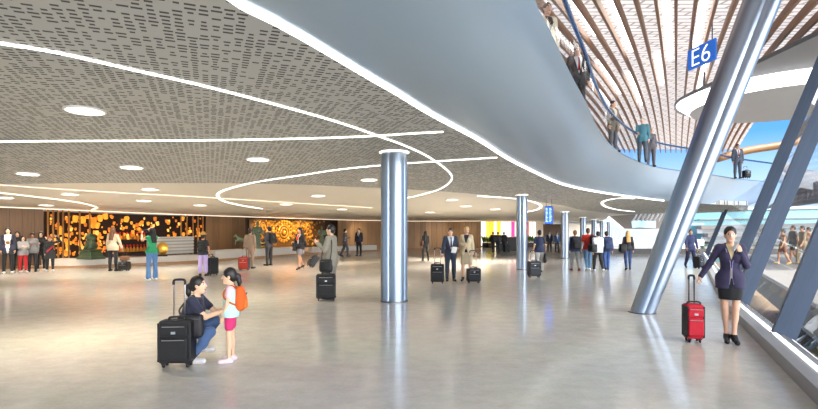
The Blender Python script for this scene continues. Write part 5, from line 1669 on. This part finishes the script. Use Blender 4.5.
# --- man in the tan suit
tm, tr = make_person(PF(331, 298.5, 226)[0], D(78), 'man in a grey tan suit and blue shirt beside a black suitcase', 1.74, skin='asian', hair='short', hair_col=(30, 26, 26), bulk=1.08,
    pose=dict(armL=((-.10, .30, -1), (.10, .72, .62)), armR=((.14, -.06, -1), (.04, .52, -.82))), head=(.15, 0),
    bottom=trou((128, 122, 110), g=.018, gw=.026), top=[shirt((44, 68, 142)), jacket((142, 136, 122), -.15, (.14, .11), .021)], extras=[('lapels', (128, 122, 110))], curl=(.9, .7), shoes=black_shoe)
make_suitcase((PF(326, 300.5, 226)[0].x, 11.55, 0), D(8), 'black suitcase standing before the man in the grey tan suit', .44, .26, .56, (20, 20, 22), .16)
make_shoulder_bag(tm, tr, 'black bag hanging at the side of the man in the tan suit', (28, 27, 28), 'L', w=.30, h=.30, d=.1, drop=.48, y=.05)

# --- business couple
p, h = PF(450.5, 281, 228.5)
bm_, br_ = make_person(p, D(186), 'businessman in a navy suit and striped tie standing with a suitcase', h, skin='light', hair='short', hair_col=(86, 58, 42), head=(-.25, -.12),
    pose=dict(armL=((-.12, .10, -1), (.35, .72, -.22)), armR=((.24, .02, -1), (.18, .30, -.9))), curl=(.6, 1.3),
    bottom=trou((36, 46, 66), g=.018), top=[shirt((214, 220, 230), tie=(64, 32, 40)), jacket((40, 50, 70), -.13, (.10, .11), .019)])
p, h = PF(466.5, 281, 228.5)
bw, bwr = make_person(p, D(166), 'blonde woman in a beige skirt suit standing with a black suitcase', h, True, skin='light', hair='bun', hair_col=(214, 182, 122), head=(.35, -.08),
    pose=dict(armR=((.14, .10, -1), (-.45, .75, -.15)), armL=((-.18, 0, -1), (-.10, .38, -.9)), heels=True), curl=(1.2, .6),
    bottom=dict(kind='skirt', col=(190, 172, 142), g=.012, upto=.47, flare=.0), top=[shirt((30, 32, 48)), jacket((200, 184, 152), -.10, (.26, .09), .022)], shoes=heel)
nb = MB(); pp = world_pt(bm_, br_.j['wrL'] + br_.j['hdL'] * .12); nb.box((0, 0, 0), (.16, .02, .21), bevel=.004)
nb.build('document', mat((236, 236, 238), .6, 0, .022), label='white paper held between the navy suited man and beige suited woman', cat='paper', loc=pp).rotation_euler = (.5, .1, .2)
make_suitcase(floor_at(437.5, 283.5), D(-6), 'black suitcase at the hand of the businessman in navy', .40, .25, .54, (20, 22, 28), .46)
make_suitcase(floor_at(473.5, 283.0), D(5), 'black suitcase at the hand of the blonde woman in beige', .40, .24, .40, (20, 22, 28), .52)

# --- woman with the red case by the window wall
p, h = PF(730, 342.5, 227)
rw, rwr = make_person(p, D(157), 'woman in a dark purple skirt suit on the phone by the window wall', h - .05, True, skin='light', hair='pony', hair_col=(24, 20, 24), head=(-.05, -.06), bulk=.90,
    pose=dict(legL=((.05, .08, -1), (.06, .0, -1)), legR=((-.06, -.02, -1), (-.06, -.04, -1)), heels=True,
              armR=((.48, -.06, -1), (.62, .10, -1)), armL=((-.20, .22, -1), (.42, .30, 1))), curl=(1.1, 1.2),
    bottom=dict(kind='skirt', col=(22, 22, 28), g=.004, upto=.33, flare=.0, waist=.10), top=[shirt((222, 196, 150)), jacket((50, 44, 76), -.13, (.31, .06), .014, open=.06, buttons=(.22, .14, .06))],
    extras=[('piping', (150, 150, 190))], shoes=heel)
ph = MB().box((0, 0, 0), (.012, .07, .145), bevel=.005); pp = world_pt(rw, rwr.j['wrL'] + rwr.j['hdL'] * .09 + np.array([.03, .0, 0]))
ph.build('smartphone', mat((228, 230, 236), .25, .1, 0), label='pale smartphone held to the cheek of the woman in purple', cat='phone', loc=pp).rotation_euler = (.3, .3, 0)
make_suitcase((4.16, 7.32, 0), D(-12), 'bright red suitcase pulled by the woman in the purple suit', .24, .22, .50, (190, 16, 42), .40, soft=True, trim=(26, 22, 26), hw=.035, bar=(34, 34, 38))
idb = rwr.j['hipR']

# --- visitors at the lantern display
p, h = PF(113, 271, 227.5)
make_person(p, D(2), 'woman with long fair hair and a cream blouse facing the lanterns', h, True, skin='light', hair='long', hair_col=(120, 84, 62),
    pose=dict(armL=((-.30, .06, -1), (-.12, .30, -1)), armR=((.40, .02, -1), (.30, .18, -1))), bottom=trou((34, 32, 36), g=.010), top=[shirt((212, 196, 170), 'blouse', g=.022, hem=-.10, low=True)], shoes=black_shoe)
cs = make_suitcase(floor_at(124.5, 271), D(0), 'small dark suitcase beside the woman with long fair hair', .36, .24, .32, (34, 30, 32), 0)
q = floor_at(124.5, 271); hb = empty('handbag', (q.x, q.y + .02, .375 + .035), .1, 'brown handbag resting on the small dark suitcase', 'bag')
G = Field(); G.boxr((0, 0, .09), (.16, .09, .09), .04); v, qq = G.mesh(.014); mesh_obj('bag_body', v, qq, [mat((120, 82, 56), .5, 0, .1)], hb)
MB().tube(catmull([(-.08, 0, .17), (-.06, 0, .27), (.06, 0, .27), (.08, 0, .17)], 5), .01, 6).build('handle', mat((80, 52, 36), .5, 0, .1), hb, smooth=True)
p, h = PF(152, 280, 228)
gw, gwr = make_person(p, D(58), 'woman in a green top and flared jeans holding a camera up', h, True, skin='light', hair='long', hair_col=(36, 28, 30),
    pose=dict(armL=((-.1, .70, -.25), (.28, .50, .85)), armR=((.12, .75, -.10), (-.2, .35, .95))), bottom=trou((86, 128, 178), g=.008, gw=.045), top=[tee((40, 150, 98), 'sleeveless_top', .06, -.02, .009)], shoes=white_shoe, curl=(1, 1))
pp = world_pt(gw, (gwr.j['wrL'] + gwr.j['wrR']) / 2 + np.array([0, .05, .06]))
cm_ = empty('camera_body', pp, D(58), 'black camera held up by the woman in the green top', 'camera')
cm_.name = 'photo_camera'
MB().box((0, 0, 0), (.15, .06, .10), bevel=.012).build('body', mat((26, 26, 28), .5, 0, .05), cm_); MB().lathe([(.035, 0), (.038, .08), (.03, .09)], n=18, M=Matrix.Rotation(-math.pi / 2, 3, 'X')).build('lens', mat((20, 20, 22), .3, 0, 0), cm_, smooth=True)
p, h = PF(203, 276, 232)
hp_, hpr = make_person(p, D(3), 'person in a straw hat and lilac trousers with a black backpack', h - .06, True, skin='tan', hair='crop', hair_col=(40, 30, 26),
    pose=dict(armR=((.30, -.02, -1), (.20, .12, -1))), bottom=trou((182, 164, 212), g=.022, upto=.86, gw=.04), top=[tee((40, 42, 46), sleeve=.3)], extras=[('straw_hat', (206, 160, 84))], shoes=black_shoe)
make_backpack(hp_, hpr, 'small black backpack worn by the person in the straw hat', (30, 34, 32), None, w=.26, h=.36, d=.12, z=.30, y=-.19)
make_suitcase(floor_at(212.3, 275.5), D(70), 'slim black suitcase beside the person in the straw hat', .40, .20, .58, (26, 26, 30), .10, pocket=False)
p, h = PF(250, 268.5, 229)
make_person(p, D(-12), 'man in a brown suit with a red suitcase seen from behind', h, skin='asian', hair='short', hair_col=(24, 22, 22), pose=dict(armL=((-.16, -.04, -1), (-.20, -.02, -1))),
    bottom=trou((146, 126, 108), g=.02), top=[shirt((220, 220, 216)), dict(name='jacket', col=(150, 128, 108), g=.02, hem=-.16, low=True, sleeve=.96, collar=.012, neck=.575)], shoes=black_shoe)
make_suitcase(floor_at(244.3, 270.3), D(0), 'red suitcase behind the man in the brown suit', .40, .26, .48, (178, 50, 34), .34, trim=(60, 60, 70))
p, h = PF(269, 265.5, 227)
bp, bpr = make_person(p, D(62), 'man in dark clothes and cap with a black backpack in profile', h, skin='asian', hair='short', hair_col=(26, 24, 24), pose=dict(armL=((-.1, .2, -1), (.2, .8, -.3)), armR=((.1, .12, -1), (-.05, .85, -.35))),
    bottom=trou((38, 38, 42), g=.02), top=[hoodie((62, 64, 72), 'jacket', -.08)], extras=[('cap', (44, 46, 50))], shoes=black_shoe)
make_backpack(bp, bpr, 'black backpack on the man in the cap', (24, 24, 27), None, w=.32, h=.46, d=.18, z=.30, y=-.23)
pp = world_pt(bp, bpr.T(0, .24, .0)); wbg = empty('waist_bag', pp, D(62), 'black bag with yellow bands held in front by the man in the cap', 'bag')
MB().box((0, 0, 0), (.34, .13, .22), bevel=.03).build('bag_body', mat((30, 30, 32), .6, 0, .1), wbg)
for z in (-.055, .085): MB().box((0, 0, z), (.346, .136, .05), bevel=.01).build('yellow_band', mat((236, 190, 30), .6, 0, .1), wbg)
p, h = PF(300, 269.5, 228.5)
fw, fwr = make_person(p, D(148), 'woman in a black jacket, grey skirt and orange scarf walking with a trolley', h, True, skin='tan', hair='long', hair_col=(22, 18, 20),
    pose=dict(WALK, armR=((.16, .1, -1), (.1, .5, -.7)), armL=((-.22, -.20, -1), (-.3, -.2, -1)), heels=True), bottom=dict(kind='skirt', col=(120, 120, 128), g=.012, upto=.38, flare=.01),
    top=[shirt((230, 228, 226)), jacket((30, 28, 32), -.10, (.10, .10), .019, open=.4)], extras=[('scarf', (226, 78, 34)), ('badge', (240, 240, 240))], shoes=heel)
mat_st = mat((34, 28, 32), .6, 0, 0)
make_shoulder_bag(fw, fwr, 'dark shoulder bag on the woman with the orange scarf', (52, 50, 54), 'R', w=.40, h=.34, d=.16, drop=.30)
s_ = make_suitcase(floor_at(309.5, 267.4), D(60), 'black trolley case tilted behind the woman with the orange scarf', .38, .24, .48, (20, 20, 22), .5, spin=False)
s_.rotation_euler = (D(-34), 0, D(-62)); s_.location.z = .03
p, h = PF(345, 256.8, 229)
make_person(p, D(-70), 'man in a grey suit with folded arms facing a colleague', h, skin='asian', hair='short', pose=dict(WALK2, armL=((-.1, .25, -1), (.7, .6, .1)), armR=((.1, .25, -1), (-.7, .6, .12))), bottom=trou((70, 72, 82), g=.02), top=[shirt((220, 222, 226), tie=(60, 60, 90)), jacket((78, 80, 92), -.13)], shoes=black_shoe)
p, h = PF(359, 256, 228.5)
make_person(p, D(160), 'man in a black suit standing beside the grey suited colleague', h, skin='asian', hair='short', bottom=trou((36, 38, 48), g=.02), top=[shirt((214, 218, 224), tie=(40, 44, 70)), jacket((42, 44, 56), -.13)], shoes=black_shoe)
p, h = PF(425.5, 261, 231)
lw, lwr = make_person(p, D(12), 'woman in black with a brown bag walking away by the wood wall', h, True, skin='tan', hair='long', hair_col=(24, 20, 20), pose=WALK, bottom=trou((40, 40, 42), g=.014), top=[hoodie((38, 38, 40), 'coat', -.14)], shoes=black_shoe)
make_shoulder_bag(lw, lwr, 'brown shoulder bag of the woman in black by the wood wall', (96, 62, 48), 'L', w=.34, h=.26, d=.12, drop=.24)

# --- six friends at the left edge
six = [(8, 273.8, 228, D(-146), 'long', BLK, (34, 38, 58), 'tallest girl of the six friends, in a navy cardigan and printed white shirt', dict(kind='card'), BLK, white_shoe, (10, 0)),
       (17.5, 272.5, 231.5, D(-152), 'long', BLK, (30, 30, 32), 'girl in a black hooded top second from the wall end of the friends', dict(), BLK, white_shoe, 0),
       (22.9, 272.6, 236, D(-128), 'front_long', BLK, (150, 150, 154), 'girl in a grey jumper and red trousers leaning on her friend', dict(), (178, 26, 36), white_shoe, 0),
       (32.6, 271.6, 233, D(-156), 'crop', BLK, (136, 138, 142), 'friend in a grey top and dark jeans in the middle of the six', dict(), (40, 42, 48), black_shoe, 0),
       (41, 270.8, 232, D(-150), 'long', BLK, (34, 32, 36), 'girl in a long black top waving beside the friend in grey', dict(kind='wave'), BLK, white_shoe, 0),
       (50, 271.3, 236.5, D(-148), 'crop', (150, 70, 40), (44, 46, 50), 'girl in a dark dress with a red sash, last of the six', dict(kind='sash'), BLK, white_shoe, 0)]
for px, fy, ty, a, hr, hc, c, lab, o_, lc, sh, _ in six:
    p, h = PF(px, fy, ty); tops = [hoodie(c, 'hooded_top', -.10)]; ex = []; ps = {}
    if o_.get('kind') == 'card': tops = [tee((228, 226, 222), 't_shirt', .3, -.14, .016), jacket(c, -.16, (-.3, .10), .019, open=.0)]; ex = [('print', (150, 110, 50))]
    if o_.get('kind') == 'wave': ps = dict(armL=((-.3, .3, -.8), (.1, .35, .9)), armR=((.2, .1, -1), (-.4, .7, .2))); tops = [hoodie(c, 'long_top', -.24)]
    if o_.get('kind') == 'sash': ps = dict(armL=((-.9, .2, .3), (.6, .1, .8))); tops = [hoodie(c, 'dress', -.30, flare=.03)]; ex = [('sash', (200, 30, 40))]
    if 'leaning' in lab: ps = dict(armL=((-.1, .5, -.8), (.7, .5, .2)), armR=((.1, .4, -.9), (-.5, .7, .2)))
    if 'middle' in lab: ps = dict(armR=((.1, .4, -.9), (-.6, .6, .1)))
    make_person(p, a, lab, h, True, skin='brown' if 'middle' in lab else 'asian', hair=hr, hair_col=hc if hc != BLK else (24, 20, 22), pose=ps, bottom=trou(lc, g=.012), top=tops, extras=ex, shoes=sh)

# --- travellers among the columns
p, h = PF(539.5, 272.8, 230.5)
bl_, blr = make_person(p, D(-4), 'woman in a navy top and grey trousers walking away with a suitcase', h, True, skin='tan', hair='bun', hair_col=(28, 24, 26), pose=dict(WALK2, armL=((-.22, -.08, -1), (-.16, -.18, -1)), armR=((.2, 0, -1), (.12, .1, -1))),
    bottom=trou((156, 154, 150), g=.025, gw=.035), top=[tee((34, 44, 76), 'short_sleeved_top', .32, -.08, .02)], shoes=black_shoe, curl=(1.2, 1.2))
make_suitcase(floor_at(534, 277.5), D(2), 'dark grey suitcase rolling behind the woman in the navy top', .40, .26, .50, (48, 50, 56), .34)
make_shoulder_bag(bl_, blr, 'black handbag hanging in the hand of the woman in the navy top', (26, 26, 30), 'R', w=.30, h=.36, d=.10, drop=.62, y=.08, name='handbag', fat=.8)
for px, fy, ty, lab, kw, fn in (
    (575, 271, 230.5, 'student in a striped navy hood and grey jeans walking away', dict(hair_col=(112, 72, 48), bottom=trou((128, 130, 132), g=.018), top=[hoodie((44, 58, 92))], pose=WALK, shoes=((120, 40, 40), False)), 'bp'),
    (588, 270.8, 228.5, 'student in a red shirt and light jeans walking away', dict(hair_col=(96, 62, 42), bottom=trou((104, 142, 178), g=.018), top=[tee((196, 46, 30), sleeve=.32)], pose=WALK2, shoes=white_shoe), 'sl'),
    (598, 272, 231.5, 'student in a white hooded top and black trousers walking away', dict(hair_col=(34, 28, 28), bottom=trou((34, 32, 36), g=.016), top=[hoodie((224, 226, 230))], pose=WALK, shoes=white_shoe), 'sb'),
    (606.5, 270.5, 231.5, 'student in a navy jacket and blue jeans at the end of the group', dict(hair_col=(30, 26, 26), bottom=trou((54, 84, 140), g=.018), top=[hoodie((38, 48, 76), 'jacket')], pose=WALK2, shoes=black_shoe), 'bp2')):
    p, h = PF(px, fy, ty); o, r = make_person(p, D(random.uniform(-8, 8)), lab, h, hair='short', skin='light', **kw)
    if fn == 'bp': make_backpack(o, r, 'black backpack on the student in the striped hood', (30, 30, 34), None, .34, .46, .18, .28, 0, -.23)
    if fn == 'bp2': make_backpack(o, r, 'navy backpack on the student at the end of the group', (46, 60, 98), None, .34, .48, .18, .28, 0, -.23)
    if fn == 'sl': make_backpack(o, r, 'dark backpack slung over one shoulder of the student in red', (40, 42, 50), None, .26, .46, .16, .28, .16, -.20, one=1)
    if fn == 'sb': make_shoulder_bag(o, r, 'black sports bag on the student in the white hooded top', (26, 26, 28), 'L', .44, .30, .22, .22)
p, h = PF(628, 270.3, 231)
fb, fbr = make_person(p, D(-14), 'woman with long blonde hair, black jacket and jeans walking away', h, True, skin='light', hair='long', hair_col=(206, 160, 98), pose=WALK2, bottom=trou((44, 66, 112), g=.008), top=[hoodie((34, 34, 40), 'jacket', -.06)], shoes=black_shoe)
make_shoulder_bag(fb, fbr, 'large black bag on the shoulder of the woman with long blonde hair', (24, 24, 26), 'L', .46, .34, .24, .26)
p, h = PF(690.5, 268, 229.5)
nm, nmr = make_person(p, D(172), 'man in a navy jacket behind the leaning column carrying a bag', h, skin='tan', hair='short', pose=dict(WALK, armL=((-.25, 0, -1), (-.2, .05, -1))), bottom=trou((44, 50, 84), g=.02), top=[hoodie((46, 54, 92), 'jacket', -.12)], shoes=black_shoe)
make_suitcase(floor_at(699, 268.6), D(30), 'dark trolley case beside the man in the navy jacket', .34, .22, .46, (46, 48, 58), .20)
for i, (px, fy, ty, lab, tc1, a) in enumerate(((493, 252.3, 232, 'dark suited man at the left of three people by the far counter', (40, 40, 46), 20), (498, 252.8, 232, 'dark suited man in the middle of three people by the far counter', (48, 48, 56), -10), (504, 252.0, 232, 'dark suited man nearest the far counter, at the right of three', (42, 42, 48), -30))):
    p, h = PF(px, fy, ty); make_person(p, D(a), lab, h, hair='short', pose=WALK if i else WALK2, bottom=trou((44, 44, 50), g=.02), top=[shirt((220, 220, 220)), dict(name='jacket', col=tc1, g=.022, hem=-.14, low=True, sleeve=.96, neck=.575)], shoes=black_shoe)
p, h = PF(507, 252.4, 240); make_suitcase(p, .3, 'small dark suitcase by the three people at the far counter', .36, .24, .5, (30, 30, 34), 0, pocket=False)
for i, (px, fy, ty, lab, c, a) in enumerate(((549.5, 252, 231.5, 'standing staff member in dark blue just right of the woman in navy', (40, 52, 70), 170), (557, 252.3, 232, 'standing staff member in a blue top, middle of three', (52, 84, 130), 185), (563, 252.3, 231, 'tallest staff member in black beside the third metal column', (38, 38, 42), 170))):
    p, h = PF(px, fy, ty); make_person(p, D(a), lab, h, hair='short', bottom=trou((40, 42, 48), g=.02), top=[shirt((210, 214, 222)), jacket(c, -.12)], shoes=black_shoe)

# --- people on the upper floor gallery
def UP(px, Y): return Vector(((px - HX) / F * Y, Y, ZU))
make_person(UP(547, 9.7), D(196), 'woman in a cream coat behind the glass of the upper gallery', 1.72, True, skin='light', hair='bun', hair_col=(110, 80, 60), bottom=trou((200, 188, 166), g=.02), top=[shirt((60, 50, 50)), jacket((226, 214, 188), -.22, (.2, .09), .022)], shoes=black_shoe)
make_person(UP(577.5, 12.0), D(180), 'man in a black suit and red tie behind the upper glass balustrade', 1.74, skin='light', hair='short', bottom=trou((44, 44, 48), g=.02), top=[shirt((232, 232, 234), tie=(190, 24, 34)), jacket((50, 50, 54), -.14, (.10, .12), .028)], shoes=black_shoe)
make_person(UP(613, 17.3), D(-150), 'man in a brown coat leaning at the upper handrail', 1.78, skin='light', hair='short', hair_col=(34, 26, 24), bottom=trou((96, 88, 80), g=.02), top=[shirt((200, 190, 176)), jacket((112, 102, 90), -.24, (.15, .10), .022)], shoes=black_shoe)
make_person(UP(642.5, 19.9), D(150), 'person in a teal jacket and grey hair at the upper handrail', 1.76, skin='light', hair='short', hair_col=(150, 160, 160), pose=dict(armR=((.1, .3, -1), (-.2, .8, -.2))), bottom=trou((70, 80, 92), g=.02), top=[hoodie((62, 116, 132), 'jacket', -.12)], shoes=black_shoe)
make_person(UP(651, 21.4), D(170), 'person in dark grey beside the one in teal on the gallery', 1.66, True, skin='tan', hair='short', hair_col=(130, 140, 140), bottom=trou((74, 72, 76), g=.02), top=[hoodie((86, 84, 90), 'jacket', -.14)], shoes=black_shoe)
ud = UP(737.5, 26.3); ud.z = ZU
make_person(ud, D(172), 'man in a grey suit with a bag alone on the upper floor', 1.80, skin='tan', hair='short', bottom=trou((70, 78, 92), g=.02), top=[shirt((225, 226, 230), tie=(150, 40, 50)), jacket((72, 82, 98), -.14, (.12, .10), .028)], shoes=black_shoe)
q = UP(746.5, 26.2); make_suitcase((q.x, q.y, ZU), .2, 'small black case beside the man alone on the upper floor', .34, .22, .36, (36, 38, 44), .2, group='wheeled suitcases')

# --- walkers outside on the terrace
camo = mat((150, 132, 104), .8, 0, .45, 14, key='camouflage')
for i, (px, fy, ty, lab, kw) in enumerate((
    (783, 264.5, 229.5, 'walker in a sleeveless top first in line outside the window wall', dict(female=True, top=[tee((150, 116, 92), 'tank_top', .05)], bottom=dict(kind='shorts', col=(140, 90, 70), g=.016), hair='bun', shoes=((196, 160, 110), False))),
    (793, 263.5, 225.5, 'tall walker in a dark t-shirt and shorts second in line outside', dict(top=[tee((98, 92, 84))], bottom=dict(kind='shorts', col=(66, 62, 60), g=.02), hair='short', shoes=((190, 156, 104), False))),
    (802.5, 264.5, 226, 'walker in camouflage clothes third in line outside', dict(top=[tee(camo, 'jacket', .6)], bottom=trou(camo, g=.022), hair='short', shoes=((120, 110, 90), False))),
    (808.5, 264, 227.5, 'walker in a pale top close behind the one in camouflage', dict(female=True, top=[tee((196, 160, 130))], bottom=trou((150, 136, 120), g=.02), hair='short', shoes=((150, 130, 100), False))),
    (817, 263.5, 230, 'last walker outside, cut by the right edge of the picture', dict(top=[tee((132, 112, 92))], bottom=trou((110, 100, 90), g=.02), hair='short', shoes=((120, 110, 90), False))))):
    p, h = PF(px, fy, ty); make_person(p, D(80), lab, h, skin='tan', hair_col=(66, 48, 36), pose=WALK if i % 2 else WALK2, **kw)
